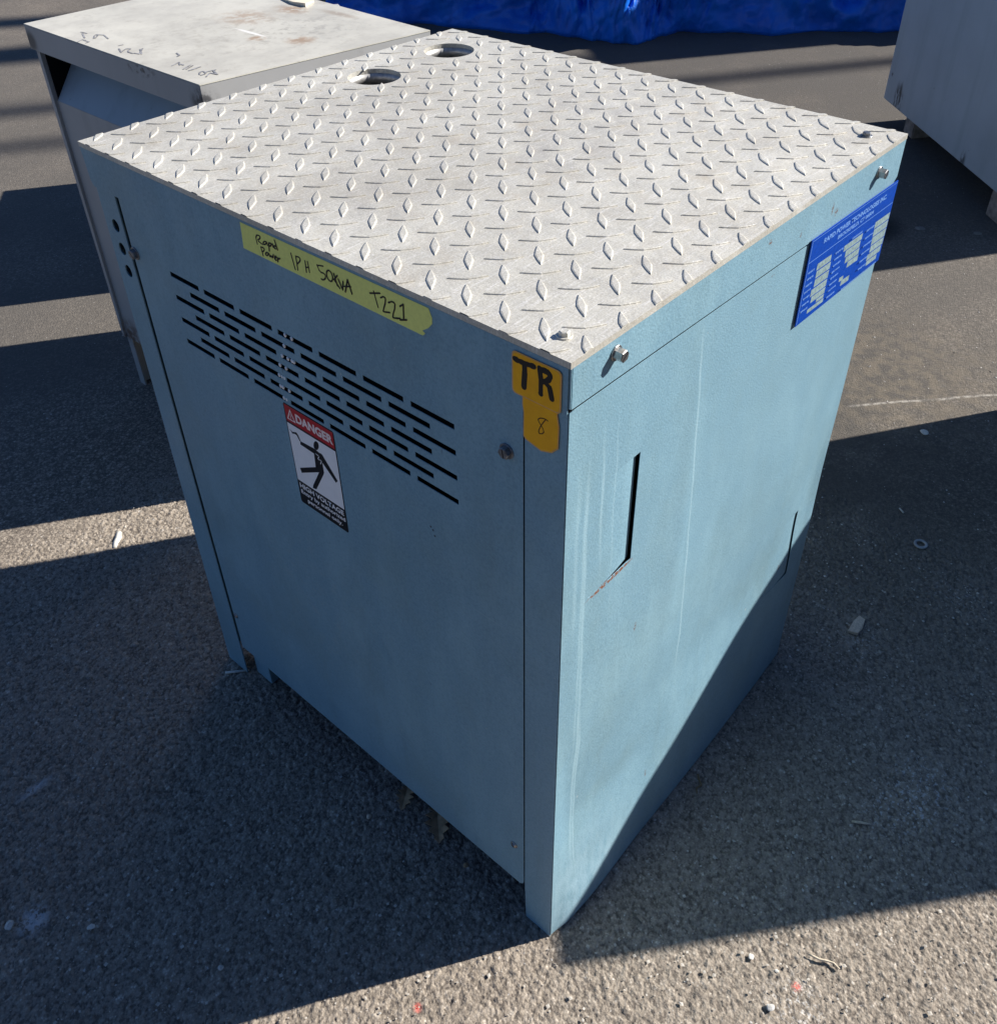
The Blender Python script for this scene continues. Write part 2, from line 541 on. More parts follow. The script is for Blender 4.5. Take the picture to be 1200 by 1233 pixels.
M['red'] = flat('red sticker print', (0.50, 0.02, 0.03), 0.4, 0, 0.4, 0.05)
M['redblk'] = flat('black sticker print', (0.010, 0.011, 0.014), 0.4, 0, 0.4, 0.05)
M['pink'] = flat('white print on red', (0.95, 0.78, 0.74), 0.45, 0, 0.4, 0.03)
M['npblue'] = flat('blue printed nameplate', (0.003, 0.052, 0.36), 0.5, 0.0, 0.2, 0.12, 200)
M['nplight'] = flat('light blue nameplate print', (0.16, 0.32, 0.70), 0.45, 0, 0.3, 0.25, 700)
M['npfield'] = flat('bare aluminium nameplate field', (0.30, 0.41, 0.42), 0.4, 0.15, 0.5, 0.3, 260)
M['bead'] = flat('white light speck', (0.93, 0.94, 0.95), 0.4, 0, 0.5, 0.1)  # bright white for the light specks in the slots
M['leaf'] = flat('dry brown oak leaf', (0.52, 0.34, 0.19), 0.7, 0, 0.3, 0.35, 120)
M['twig'] = flat('dry straw coloured twig', (0.62, 0.53, 0.40), 0.8, 0, 0.3, 0.25, 200)
M['chip'] = flat('tan wood chip', (0.62, 0.50, 0.38), 0.8, 0, 0.3, 0.2, 300)
M['stone'] = flat('pale grit', (0.56, 0.54, 0.50), 0.85, 0, 0.3, 0.3, 300)
M['darkstone'] = flat('dark grit', (0.16, 0.15, 0.135), 0.9, 0, 0.3, 0.3, 300)
M['whitestuff'] = flat('white plaster crumb', (0.64, 0.62, 0.56), 0.8, 0, 0.3, 0.15, 300)
M['post'] = flat('galvanised post', (0.3, 0.3, 0.3), 0.6, 0.3)


def grey_paint(name, base, top=False):
    k = N(name)
    c = k.mix(k.ramp(k.noise(3, 5, 0.6), [(0.3, 0.0), (0.7, 1.0)]), tuple(x * 0.9 for x in base), tuple(x * 1.08 for x in base))
    run = k.noise(1.0, 4, 0.6, k.scaled((26, 26, 1.8)))
    if not top:
        c = k.mix(k.ramp(run, [(0.55, 0.0), (0.8, 0.35)]), c, tuple(x * 0.6 for x in base))
    c = k.mix(k.ramp(k.noise(60, 3, 0.7), [(0.70, 0.0), (0.78, 0.5)]), c, (0.08, 0.07, 0.065))
    if top:
        def rs(c, p, r, st, amt, col, lo=0.45):
            m = k.math('MULTIPLY', k.spot((p[0], p[1], 0.83), r, 0.7, st), k.ramp(k.noise(55, 4, 0.7), [(lo, 0.0), (lo + 0.14, amt)]))
            return k.mix(m, c, col)
        R1 = (0.36, 0.21, 0.10); G1 = (0.26, 0.25, 0.23)
        c = rs(c, (0.64, 1.29), 0.05, (1.2, 1, 1), 0.6, R1, 0.42)
        c = rs(c, (0.735, 1.27), 0.035, (1.5, 1, 1), 0.85, R1, 0.4)
        c = rs(c, (0.77, 1.17), 0.03, (3, 0.7, 1), 0.7, (0.3, 0.22, 0.15), 0.35)
        c = rs(c, (0.562, 1.153), 0.014, (1, 1, 1), 0.9, R1, 0.4)
        c = rs(c, (0.605, 1.08), 0.022, (1, 1, 1), 0.9, R1, 0.4)
        c = rs(c, (0.66, 1.14), 0.10, (1, 1, 1), 0.5, G1, 0.52)
        c = rs(c, (0.55, 1.2), 0.16, (1, 1, 1), 0.4, (0.33, 0.30, 0.24), 0.5)
        c = k.mix(k.ramp(k.noise(9, 6, 0.7), [(0.42, 0.0), (0.7, 0.55)]), c, (0.34, 0.32, 0.28))
        c = k.mix(k.ramp(k.noise(38, 5, 0.75), [(0.56, 0.0), (0.7, 0.4)]), c, (0.30, 0.27, 0.22))
        ln = k.spot((0.58, 1.193, 0.83), 0.034, 0.3, (1.0, 1.0, 1))
        line = k.spot((0.58, 1.193, 0.83), 0.004, 0.5, (1.0, 0.1, 1))
        c = k.mix(k.math('MULTIPLY', line, 0.9), c, (0.8, 0.78, 0.74))
    else:
        c = k.mix(k.math('MULTIPLY', k.spot((0.345, 1.575, 0.80), 0.018, 0.5), 0.8), c, (0.03, 0.03, 0.03))
        c = k.mix(k.math('MULTIPLY', k.spot((0.345, 1.012, 0.80), 0.022, 0.6), k.ramp(k.noise(60, 3), [(0.4, 0.2), (0.55, 0.9)])), c, (0.03, 0.03, 0.035))
        c = k.mix(k.math('MULTIPLY', k.spot((0.345, 1.18, 0.822), 0.03, 0.6, (1, 0.8, 3)), k.ramp(k.noise(90, 3), [(0.5, 0.0), (0.6, 0.8)])), c, (0.05, 0.04, 0.035))
        c = k.mix(k.math('MULTIPLY', k.spot((0.35, 1.54, 0.15), 0.035, 0.6), k.ramp(k.noise(60, 3), [(0.4, 0.2), (0.55, 0.9)])), c, (0.12, 0.06, 0.035))
    k.color(c)
    k.rough(0.42 if top else 0.5)
    b = k.bump(k.noise(500, 2), 0.25, 0.0003)
    k.bump(k.noise(4, 3), 0.2, 0.006, b)
    return k.m


M['greytop'] = grey_paint('light grey enamel, weathered top', (0.57, 0.548, 0.475), True)
M['grey'] = grey_paint('grey enamel', (0.40, 0.395, 0.385))
M['bluegrey'] = grey_paint('blue grey enamel', (0.33, 0.385, 0.43))


def tarp_mat():
    k = N('blue woven tarpaulin')
    c = k.mix(k.ramp(k.noise(5, 4), [(0.35, 0.0), (0.7, 1.0)]), (0.005, 0.11, 0.56), (0.008, 0.17, 0.76))
    k.color(c)
    k.rough(0.45)
    k.b.inputs['Specular IOR Level'].default_value = 0.35
    k.bump(k.noise(28, 4, 0.6), 0.5, 0.010)
    return k.m


M['tarp'] = tarp_mat()

# ---------------------------------------------------------------- setting: ground
def axis(a0, a1, step, lo, hi, g=1.035):
    mid = list(np.arange(a0, a1, step))
    up, s, x = [], step, a1
    while x < hi:
        up.append(x); s *= g; x += min(s, 6.0)
    dn, s, x = [], step, a0
    while x > lo:
        s *= g; x -= min(s, 6.0); dn.append(x)
    return np.array(dn[::-1] + mid + up + [hi])


def build_ground():
    gx = axis(-0.50, 1.10, 0.0022, -60, 90)
    gy = axis(-0.50, 1.25, 0.0022, -60, 90)
    X, Y = np.meshgrid(gx, gy, indexing='ij')
    xs, ys = X.ravel(), Y.ravel()
    nx, ny = len(gx), len(gy)
    fall = lambda v, a, b: np.clip(np.minimum(v - (a - 0.05), (b + 0.05) - v) / 0.12, 0, 1)
    near = fall(xs, -0.6, 1.10) * fall(ys, -0.6, 1.25)
    H = np.full(xs.shape, 0.0)
    tone = np.full(xs.shape, 0.12)

    def hsh(i, j, s):
        v = np.sin(i * 127.1 + j * 311.7 + s * 74.7) * 43758.5453
        return v - np.floor(v)
    for cell, rad, hgt, s0, dens in ((0.0050, 0.0033, 0.0025, 1, 0.86), (0.0078, 0.0048, 0.0032, 2, 0.42), (0.0150, 0.0060, 0.0038, 3, 0.16)):
        ci, cj = np.floor(xs / cell), np.floor(ys / cell)
        for di in (-1, 0, 1):
            for dj in (-1, 0, 1):
                i, j = ci + di, cj + dj
                px = (i + 0.1 + 0.8 * hsh(i, j, s0)) * cell
                py = (j + 0.1 + 0.8 * hsh(i, j, s0 + 10)) * cell
                r = rad * (0.55 + 0.6 * hsh(i, j, s0 + 20))
                h = hgt * (0.25 + 0.75 * hsh(i, j, s0 + 30))
                ang = hsh(i, j, s0 + 40) * 3.14; st = 0.75 + 0.5 * hsh(i, j, s0 + 50)
                dx, dy = xs - px, ys - py
                u = dx * np.cos(ang) + dy * np.sin(ang); v = -dx * np.sin(ang) + dy * np.cos(ang)
                d = (np.abs(u / st) ** 2.4 + np.abs(v * st) ** 2.4) ** (1 / 2.4) / r
                ok = (d < 1) & (hsh(i, j, s0 + 60) < dens)
                hh = np.where(ok, h * (1 - d ** 3) , 0)
                up = hh > H
                t = 0.34 + 0.42 * hsh(i, j, s0 + 70) ** 1.6 + 0.28 * (hsh(i, j, s0 + 80) > 0.95)
                tone = np.where(up, t, tone)
                H = np.maximum(H, hh)
    Z = (H - 0.0024) * near
    Z += 0.0016 * np.sin(xs * 5.1 + 1.0) * np.sin(ys * 4.3) * np.clip(near, 0.2, 1)
    me = bpy.data.meshes.new('asphalt_ground')
    nv = nx * ny
    me.vertices.add(nv)
    me.vertices.foreach_set('co', np.stack([xs, ys, Z], 1).astype(np.float32).ravel())
    a = (np.arange(nx - 1)[:, None] * ny + np.arange(ny - 1)[None, :]).ravel()
    q = np.stack([a, a + ny, a + ny + 1, a + 1], 1).astype(np.int32)
    me.loops.add(q.size); me.loops.foreach_set('vertex_index', q.ravel())
    me.polygons.add(len(q))
    me.polygons.foreach_set('loop_start', np.arange(0, q.size, 4, dtype=np.int32))
    me.polygons.foreach_set('loop_total', np.full(len(q), 4, dtype=np.int32))
    me.polygons.foreach_set('use_smooth', np.ones(len(q), dtype=bool))
    me.update(calc_edges=True)
    for nm, dat in (('tone', tone), ('near', near)):
        at = me.attributes.new(nm, 'FLOAT', 'POINT')
        at.data.foreach_set('value', dat.astype(np.float32))
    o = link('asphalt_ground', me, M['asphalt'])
    tag(o, kind='structure')


build_ground()

# ---------------------------------------------------------------- the blue cabinet
D, W = 0.614, 0.710
cab = thing('blue_cabinet', (0.307, 0.355, 0.0), 'light blue steel cabinet with a diamond tread plate top and slotted front, in the foreground', 'electrical cabinet')

# top tread plate with two round cable holes
HOLES = ((0.3765, 0.6262, 0.0355), (0.5275, 0.6340, 0.0360))
hl = [circ(x, y, r, 40) for x, y, r in HOLES]
PZ0, PZ1 = 0.9003, 0.9062
plate = sheet('tread_plate', PT(PZ1), rect(-0.001, D + 0.001, -0.001, W + 0.0015), hl, 0.0, PZ1 - PZ0, M['plate'], cab)


def lug_mesh(clip=None, at=(0, 0), ang=0.0):
    L, Wd, Ht = 0.0183, 0.0045, 0.0012
    prof = [(-1, 0), (-0.72, 0.40), (-0.4, 0.72), (0, 1.0), (0.4, 0.72), (0.72, 0.40)]
    ring = prof + [(1, 0)] + [(-a, -b) for a, b in prof[1:]]
    n = len(ring)
    c, s = math.cos(ang), math.sin(ang)
    bm = bmesh.new()
    vs = []
    for kx, ky, z in ((1.0, 1.0, -0.0002), (0.96, 0.86, Ht * 0.72), (0.86, 0.60, Ht)):
        for a, b in ring:
            x, y = a * L * kx, b * Wd * ky
            vs.append(bm.verts.new((x * c - y * s + at[0], x * s + y * c + at[1], z)))
    for k in range(2):
        for i in range(n):
            j = (i + 1) % n
            bm.faces.new((vs[k * n + i], vs[k * n + j], vs[(k + 1) * n + j], vs[(k + 1) * n + i]))
    bm.faces.new(vs[2 * n:])
    if clip:
        for co, no in (((clip[0], 0, 0), (-1, 0, 0)), ((clip[1], 0, 0), (1, 0, 0)), ((0, clip[2], 0), (0, -1, 0)), ((0, clip[3], 0), (0, 1, 0))):
            g = bm.verts[:] + bm.edges[:] + bm.faces[:]
            if not g: break
            res = bmesh.ops.bisect_plane(bm, geom=g, plane_co=co, plane_no=no, clear_outer=True)
            cut = [e for e in res['geom_cut'] if isinstance(e, bmesh.types.BMEdge)]
            if cut:
                vv = sorted({v for e in cut for v in e.verts}, key=lambda v: (v.co.x, v.co.y))
                a, b = vv[0], vv[-1]
                try:
                    e = bm.edges.new((a, b))
                except ValueError:
                    e = None
                try:
                    bmesh.ops.edgeloop_fill(bm, edges=cut + ([e] if e else []))
                except Exception:
                    pass
    bm.verts.index_update()
    out = [(v.co.x - at[0], v.co.y - at[1], v.co.z) for v in bm.verts]
    fs = [[v.index for v in f.verts] for f in bm.faces]
    bm.free()
    return out, fs


spots = []
i0 = -2
for i in range(-1, 15):
    for j in range(-1, 19):
        for kind, (ox, oy, ang) in enumerate(((0.0238, 0.0443, math.radians(45)), (0.0238 + 0.0233, 0.0443 - 0.0208, math.radians(-43)))):
            x = ox + i * 0.04665; y = oy + j * 0.04155
            if -0.014 < x < D + 0.012 and -0.014 < y < W + 0.012:
                if any(math.hypot(x - hx, y - hy) < hr + 0.010 for hx, hy, hr in HOLES): continue
                if any(math.hypot(x - hx, y - hy) < 0.012 for hx, hy in ()): continue
                x += random.uniform(-1, 1) * 0.0003; y += random.uniform(-1, 1) * 0.0003
                ang2 = ang + random.uniform(-1, 1) * 0.02
                spots.append((math.hypot(x + 0.465, y + 0.35), x, y, ang2))
spots.sort()
CL = (-0.0009, D + 0.0009, -0.0009, W + 0.0014)
lugm = {}
rest = bmesh.new()
for n_, (dist, x, y, ang) in enumerate(spots):
    edge = x < 0.02 or y < 0.02 or x > D - 0.02 or y > W - 0.02
    if n_ < 300:
        if edge:
            v, f = lug_mesh(CL, (x, y), ang)
            if not f: continue
            me = bpy.data.meshes.new('tread_lug'); me.from_pydata(v, [], f); me.materials.append(M['plate'])
            rot = 0.0
        else:
            if 'm' not in lugm:
                v, f = lug_mesh()
                lugm['m'] = bpy.data.meshes.new('tread_lug'); lugm['m'].from_pydata(v, [], f); lugm['m'].materials.append(M['plate'])
            me = lugm['m']; rot = ang
        o = bpy.data.objects.new('tread_lug', me)
        COL.objects.link(o)
        o.parent = plate
        o.location = Vector((x, y, PZ1)) - ORIG[cab.name]
        o.rotation_euler = (0, 0, rot)
    else:
        v, f = lug_mesh(CL, (x, y), ang)
        bv = [rest.verts.new((a + x, b + y, c + PZ1)) for a, b, c in v]
        for q in f:
            try: rest.faces.new([bv[t] for t in q])
            except ValueError: pass
tag(bmobj('tread_lugs_beyond', rest, M['plate'], plate), kind='stuff')

# collars below the holes
for hx, hy, hr in HOLES:
    bm = bmesh.new()
    n = 40
    rr = [(hr + 0.0012, 0.9000), (hr + 0.0012, 0.8860), (hr - 0.0006, 0.8860), (hr - 0.0006, 0.9000)]
    vs = [[bm.verts.new((hx + r * math.cos(2 * math.pi * i / n), hy + r * math.sin(2 * math.pi * i / n), z)) for i in range(n)] for r, z in rr]
    for a in range(4):
        for i in range(n):
            bm.faces.new((vs[a][i], vs[a][(i + 1) % n], vs[(a + 1) % 4][(i + 1) % n], vs[(a + 1) % 4][i]))
    bmobj('hole_collar', bm, M['rim'], cab, True)

# cap sheet under the plate and its folded flanges
sheet('cap_sheet', PT(0.9001), rect(0.001, D - 0.001, 0.001, W - 0.002), [circ(x, y, r + 0.0014, 40) for x, y, r in HOLES], 0.0, 0.0015, M['blue'], cab)
front_fl = [(0.0012, 0.8560), (0.7015, 0.8545), (0.7065, 0.8615), (0.7100, 0.8990), (0.7090, 0.9001), (0.0012, 0.9001)]
sheet('cap_front_flange', PF, front_fl, [], 0.0010, 0.0012, M['blue'], cab)
side_fl = [(0.0022, 0.8615), (0.606, 0.8485), (0.6150, 0.8560), (0.6150, 0.9001), (0.0022, 0.9001)]
sheet('cap_side_flange', PS, side_fl, [], 0.0006, 0.0012, M['blue_side'], cab)
# thin bright folded edge at the front corner
box('corner_fold', 0.0000, 0.0013, -0.0007, 0.0010, 0.8625, 0.9000, M['blue_side'], cab, 0.0003)
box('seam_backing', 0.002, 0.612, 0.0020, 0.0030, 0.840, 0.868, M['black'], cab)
box('cap_back_flange', D - 0.0015, D + 0.0005, 0.002, W - 0.003, 0.856, 0.9, M['blue'], cab)
box('cap_left_flange', 0.002, D - 0.002, W - 0.0075, W - 0.0055, 0.860, 0.9, M['blue'], cab)

# front: door panel with slots, left and right posts
slots = []
for r in range(7):
    zt = 0.7871 - 0.01492 * r
    n, s0 = (7, 0.5735) if r % 2 == 0 else (6, 0.5400)
    for i in range(n):
        a = s0 - i * 0.0653
        slots.append(rect(a - 0.0556, a, zt - 0.0062, zt + 0.0003))
door = [(0.0460, 0.0850), (0.0475, 0.0790), (0.0520, 0.0745), (0.6508, 0.0745), (0.6508, 0.8558), (0.0460, 0.8562)]
sheet('door_panel', PF, door, slots, 0.0006, 0.0008, M['blue'], cab)
lpost = [(0.6592, -0.001), (0.7110, -0.001), (0.7030, 0.49), (0.6985, 0.8550), (0.6592, 0.8550)]
lholes = [circ(0.6768, z, 0.0072, 20, 0.0082) for z in (0.8122, 0.7822, 0.7524)]
sheet('corner_post', PF, lpost, lholes, 0.0004, 0.0016, M['blue'], cab)
rpost = [(0.0008, -0.001), (0.0420, -0.001), (0.0440, 0.0780), (0.0443, 0.8565), (0.0008, 0.8565)]
sheet('corner_post', PF, rpost, [], 0.0004, 0.0016, M['blue'], cab)
# dark recess walls behind the posts' seams, inner leg
box('seam_backing', 0.0060, 0.0085, 0.6480, 0.6610, 0.080, 0.853, M['blue'], cab)
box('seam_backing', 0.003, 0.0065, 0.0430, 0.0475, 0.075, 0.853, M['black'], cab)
box('inner_leg', 0.012, 0.040, 0.6080, 0.6480, 0.0, 0.0780, M['blue'], cab, 0.001)
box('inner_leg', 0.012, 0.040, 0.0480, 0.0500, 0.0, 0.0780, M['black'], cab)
# white beads standing in for bright specks of light in the slots
beads = bmesh.new()
for (sx, sy) in ((376, 418), (388.5, 425), (372, 430), (383, 436), (387, 439), (366, 440), (377, 446), (359, 450), (371, 455),
                 (355, 460), (361, 463), (366, 466), (371, 469), (355, 472), (360, 475), (364, 479), (359.5, 487)):
    # (recorded positions of the light specks across the slotted field)
    uy = 0.3905 - (sx - 355) * 0.00092 + (sy - 460) * 0.00012
    best = min(range(7), key=lambda r: abs((0.7843 - 0.01492 * r) - (0.7885 - (sy - 418) * 0.00148 - (376 - sx) * -0.0)))
    zc = 0.7843 - 0.01492 * best
    bmesh.ops.create_icosphere(beads, subdivisions=1, radius=0.0031, matrix=Matrix.Translation((0.0002, uy, zc)) @ Matrix.Diagonal((0.5, 0.75, 1.05, 1)))
bmobj('slot_light_specks', beads, M['bead'], cab, True)['kind'] = 'stuff'

# right side panel: bowed and dented sheet with two pushed-in flaps
FL1 = (0.0395, 0.1095, 0.6190, 0.7545)
FL2 = (0.4930, 0.5628, 0.2400, 0.3670)


def dent(x, z):
    y0_ = -0.0050 * math.exp(-(z / 0.085) ** 2) * math.exp(-((x - 0.07) / 0.09) ** 2)
    zc = 0.365 + 0.10 * max(0, (x - 0.40) / 0.2) ** 2
    w = 0.085
    y = 0.0046 * math.exp(-((z - zc + 0.075) / w) ** 2) * (0.45 + 0.55 * min(1, x / 0.5))          # pushed in
    y += 0.0035 * math.exp(-((z - 0.22 + 0.1 * x) / 0.05) ** 2) * math.exp(-((x - 0.12) / 0.10) ** 2)
    y -= 0.0055 * math.exp(-(z / 0.12) ** 2) * math.sin(math.pi * min(1, max(0, x / D))) ** 0.8      # lower edge bowed out
    y += 0.0016 * math.sin(x * 16 + 1.3 * z * 5) * math.exp(-((z - 0.33) / 0.22) ** 2)
    y += 0.0012 * math.exp(-((x - 0.20) / 0.05) ** 2) * math.sin(z * 9)
    y -= 0.0010 * math.exp(-((x - 0.205) / 0.014) ** 2) * max(0, min(1, (z - 0.3) * 4))                 # vertical crease
    y += y0_
    e = min(1.0, x / 0.025) * min(1.0, max(0.0, (D - x) / 0.03) + 0.25)
    f = min(1.0, (0.862 - z) / 0.10)
    return 1.2 * y * e * max(0, f)


def grid_sheet(name, xs, zs, yfun, mat, parent, skip=None, lip=None):
    bm = bmesh.new()
    V = {}
    def gv(i, j):
        if (i, j) not in V:
            V[(i, j)] = bm.verts.new((xs[i], yfun(xs[i], zs[j]), zs[j] - max(0.0, zs[j] - 0.78) / 0.0805 * 0.0130 * xs[i] / 0.606))
        return V[(i, j)]
    for i in range(len(xs) - 1):
        for j in range(len(zs) - 1):
            xm, zm = (xs[i] + xs[i + 1]) / 2, (zs[j] + zs[j + 1]) / 2
            if skip and any(a < xm < b and c < zm < d for a, b, c, d in skip): continue
            bm.faces.new((gv(i, j), gv(i + 1, j), gv(i + 1, j + 1), gv(i, j + 1)))
    be = [e for e in bm.edges if len(e.link_faces) == 1]
    r = bmesh.ops.extrude_edge_only(bm, edges=be)
    for v in [g for g in r['geom'] if isinstance(g, bmesh.types.BMVert)]:
        v.co.y += 0.0006
    for e in be: e.smooth = False
    return bmobj(name, bm, mat, parent, True)


def ax_lines(a, b, step, extra):
    n = int(round((b - a) / step))
    v = [a + (b - a) * i / n for i in range(n + 1)]
    v = [t for t in v if all(abs(t - e) > step * 0.35 for e in extra)] + list(extra)
    return sorted(v)


xs = ax_lines(0.0006, D, 0.0085, [FL1[0], FL1[1], FL2[0], FL2[1]])
zs = ax_lines(0.004, 0.8588, 0.0095, [FL1[2], FL1[3], FL2[2], FL2[3]])
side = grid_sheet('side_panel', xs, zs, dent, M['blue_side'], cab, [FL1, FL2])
for (a, b, c, d), dep, gap in ((FL1, 0.0042, 0.0006), (FL2, 0.0022, 0.0005)):
    fx = [a + (b - gap - a) * i / 8 for i in range(9)]
    fz = [c + gap * 1.3 + (d - c - gap * 1.8) * i / 12 for i in range(13)]
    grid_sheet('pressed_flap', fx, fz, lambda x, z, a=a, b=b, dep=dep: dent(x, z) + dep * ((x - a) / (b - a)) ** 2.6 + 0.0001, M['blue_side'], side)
box('flap_backing', 0.03, 0.12, 0.012, 0.014, 0.60, 0.77, M['black'], cab)
box('flap_backing', 0.48, 0.575, 0.012, 0.014, 0.22, 0.385, M['black'], cab)
box('foot', 0.004, 0.090, 0.0012, 0.030, -0.001, 0.006, M['blue'], cab)
box('foot', 0.53, 0.606, 0.0012, 0.030, -0.001, 0.006, M['blue'], cab)
# far sides and the inside
box('back_panel', D - 0.002, D, 0.003, W - 0.010, 0.03, 0.856, M['blue'], cab)
box('left_panel', 0.003, D - 0.003, W - 0.0105, W - 0.009, 0.03, 0.8565, M['blue'], cab)
box('base_pan', 0.05, D - 0.006, 0.01, W - 0.014, 0.070, 0.074, M['black'], cab)
box('transformer_core', 0.09, D - 0.09, 0.10, W - 0.10, 0.076, 0.70, M['black'], cab, 0.01)


# bolts
def bolt(P, u, v, r, h, washer, mat, parent, name='bolt', slot=True, twist=0.2, base=0.0):
    bm = bmesh.new()
    def prism(rad, w0, w1, n, tw=0.0, bev=0.0):
        a = [bm.verts.new(P(u + rad * math.cos(tw + 2 * math.pi * i / n), v + rad * math.sin(tw + 2 * math.pi * i / n), w0)) for i in range(n)]
        b = [bm.verts.new(P(u + rad * math.cos(tw + 2 * math.pi * i / n), v + rad * math.sin(tw + 2 * math.pi * i / n), w1 - bev)) for i in range(n)]
        for i in range(n):
            bm.faces.new((a[i], a[(i + 1) % n], b[(i + 1) % n], b[i]))
        if bev:
            c = [bm.verts.new(P(u + (rad - bev) * math.cos(tw + 2 * math.pi * i / n), v + (rad - bev) * math.sin(tw + 2 * math.pi * i / n), w1)) for i in range(n)]
            for i in range(n):
                bm.faces.new((b[i], b[(i + 1) % n], c[(i + 1) % n], c[i]))
            b = c
        bm.faces.new(b)
    prism(washer, base, base + 0.0013, 20, 0, 0.0003)
    prism(r, base + 0.0012, base + h, 6, twist, 0.0007)
    bmesh.ops.recalc_face_normals(bm, faces=bm.faces)
    o = bmobj(name, bm, mat, parent)
    if slot:
        s = bmesh.new()
        c, t = math.cos(twist + 0.5), math.sin(twist + 0.5)
        hw = 0.0007
        pts = [(-r * .8, -hw), (r * .8, -hw), (r * .8, hw), (-r * .8, hw)]
        s.faces.new([s.verts.new(P(u + a * c - b * t, v + a * t + b * c, base + h + 0.00005)) for a, b in pts])
        bmobj('drive_slot', s, M['ink'], o)
    return o


bolt(PS, 0.0572, 0.8868, 0.0056, 0.0092, 0.0070, M['zinc'], cab, base=0.0008)
bolt(PS, 0.5510, 0.8805, 0.0056, 0.0092, 0.0072, M['zinc'], cab, twist=0.5, base=0.0008)
bolt(PF, 0.6455, 0.7865, 0.0062, 0.0060, 0.0082, M['dullbolt'], cab, twist=0.3, base=0.0006)
bolt(PF, 0.0640, 0.7895, 0.0060, 0.0058, 0.0078, M['dullbolt'], cab, twist=0.9, base=0.0006)
bolt(PF, 0.6430, 0.1555, 0.0034, 0.0028, 0.0050, M['zinc'], cab, 'screw', base=0.0006)
bolt(PF, 0.0612, 0.1587, 0.0036, 0.0028, 0.0052, M['zinc'], cab, 'screw', base=0.0006)
bolt(PT(PZ1), 0.0255, 0.0265, 0.0046, 0.0052, 0.0066, M['plate'], cab, 'plate_screw', slot=False)
bolt(PT(PZ1), 0.5780, 0.0320, 0.0048, 0.0050, 0.0068, M['dullbolt'], cab, 'plate_screw', slot=False)

# ---- masking tape with handwriting
TAPE = [[[0.3831,0.8816],[0.3838,0.8909],[0.376,0.8926],[0.376,0.8897],[0.3825,0.8858],[0.3743,0.884]],[[0.3668,0.8889],[0.3704,0.8885],[0.3734,0.8854],[0.371,0.8844],[0.3672,0.8874],[0.3665,0.889],[0.3658,0.8856]],[[0.3633,0.8889],[0.3645,0.8802]],[[0.3634,0.8885],[0.3592,0.8902],[0.3594,0.8876],[0.3632,0.8854]],[[0.3572,0.8898],[0.357,0.8866]],[[0.3522,0.8888],[0.3548,0.8891],[0.356,0.8862],[0.3529,0.8861]],[[0.3527,0.8951],[0.3503,0.8858]],[[0.3781,0.8799],[0.3767,0.8711]],[[0.3781,0.8799],[0.373,0.8808],[0.3727,0.878],[0.3773,0.875]],[[0.367,0.8761],[0.3681,0.8746],[0.3701,0.8734],[0.3718,0.8734],[0.3723,0.8744],[0.3712,0.8759],[0.3691,0.8771],[0.3674,0.8771],[0.367,0.8761]],[[0.3659,0.8772],[0.3654,0.873],[0.3626,0.8764],[0.3616,0.8731],[0.3587,0.8781]],[[0.3578,0.875],[0.3544,0.8762],[0.3549,0.8782],[0.3578,0.8761],[0.3573,0.873],[0.3551,0.8734]],[[0.3526,0.8767],[0.3532,0.8725]],[[0.3526,0.8756],[0.3488,0.8773]],[[0.3301,0.8889],[0.3269,0.8729]],[[0.3229,0.8882],[0.3231,0.8738]],[[0.3229,0.8879],[0.3171,0.889],[0.3163,0.8857],[0.3227,0.8801]],[[0.3094,0.8877],[0.3099,0.8759]],[[0.3058,0.8882],[0.3051,0.8775]],[[0.3099,0.8807],[0.3052,0.8827]],[[0.2922,0.8891],[0.2831,0.8911]],[[0.2918,0.8889],[0.2891,0.8828],[0.283,0.8841],[0.2808,0.8807],[0.2851,0.876],[0.2885,0.8762]],[[0.2712,0.8862],[0.2711,0.8833],[0.272,0.8805],[0.2739,0.8787],[0.2761,0.8783],[0.2782,0.8794],[0.2794,0.8817],[0.2796,0.8846],[0.2786,0.8873],[0.2767,0.8891],[0.2745,0.8895],[0.2725,0.8885],[0.2712,0.8862]],[[0.2687,0.8886],[0.2656,0.8771]],[[0.264,0.8881],[0.2694,0.8821],[0.2625,0.8757]],[[0.2632,0.8849],[0.2587,0.8756],[0.2566,0.8848]],[[0.2551,0.8748],[0.2499,0.8888],[0.246,0.8759]],[[0.256,0.8801],[0.2467,0.883]],[[0.2212,0.8855],[0.2076,0.8903]],[[0.2157,0.8893],[0.212,0.8747]],[[0.2073,0.886],[0.2021,0.8893],[0.2004,0.8858],[0.2059,0.8734],[0.2051,0.8727],[0.1969,0.8751]],[[0.1974,0.8848],[0.1914,0.8884],[0.1883,0.8855],[0.1942,0.8719],[0.1921,0.8713],[0.184,0.8741]],[[0.183,0.8864],[0.1784,0.8901],[0.1796,0.8747]],[[0.1842,0.8726],[0.1757,0.8759]]]
TR = [[[0.053,0.8881],[0.0488,0.8878],[0.0427,0.8881],[0.0337,0.8891]],[[0.0432,0.8878],[0.0428,0.88],[0.0437,0.8653]],[[0.028,0.8899],[0.0266,0.8805],[0.0266,0.8667]],[[0.0275,0.8889],[0.0225,0.8902],[0.0177,0.889],[0.0175,0.8854],[0.0204,0.8812],[0.0253,0.8787]],[[0.0223,0.8795],[0.0178,0.8764],[0.0155,0.8669]]]
E8 = [[[0.0194,0.8435],[0.0217,0.8442],[0.0258,0.8434],[0.0287,0.8415],[0.0295,0.8393],[0.0257,0.8353],[0.0233,0.8322],[0.0235,0.8292],[0.0266,0.8269],[0.0289,0.8273],[0.0279,0.8319],[0.0247,0.8386],[0.0213,0.8442]]]
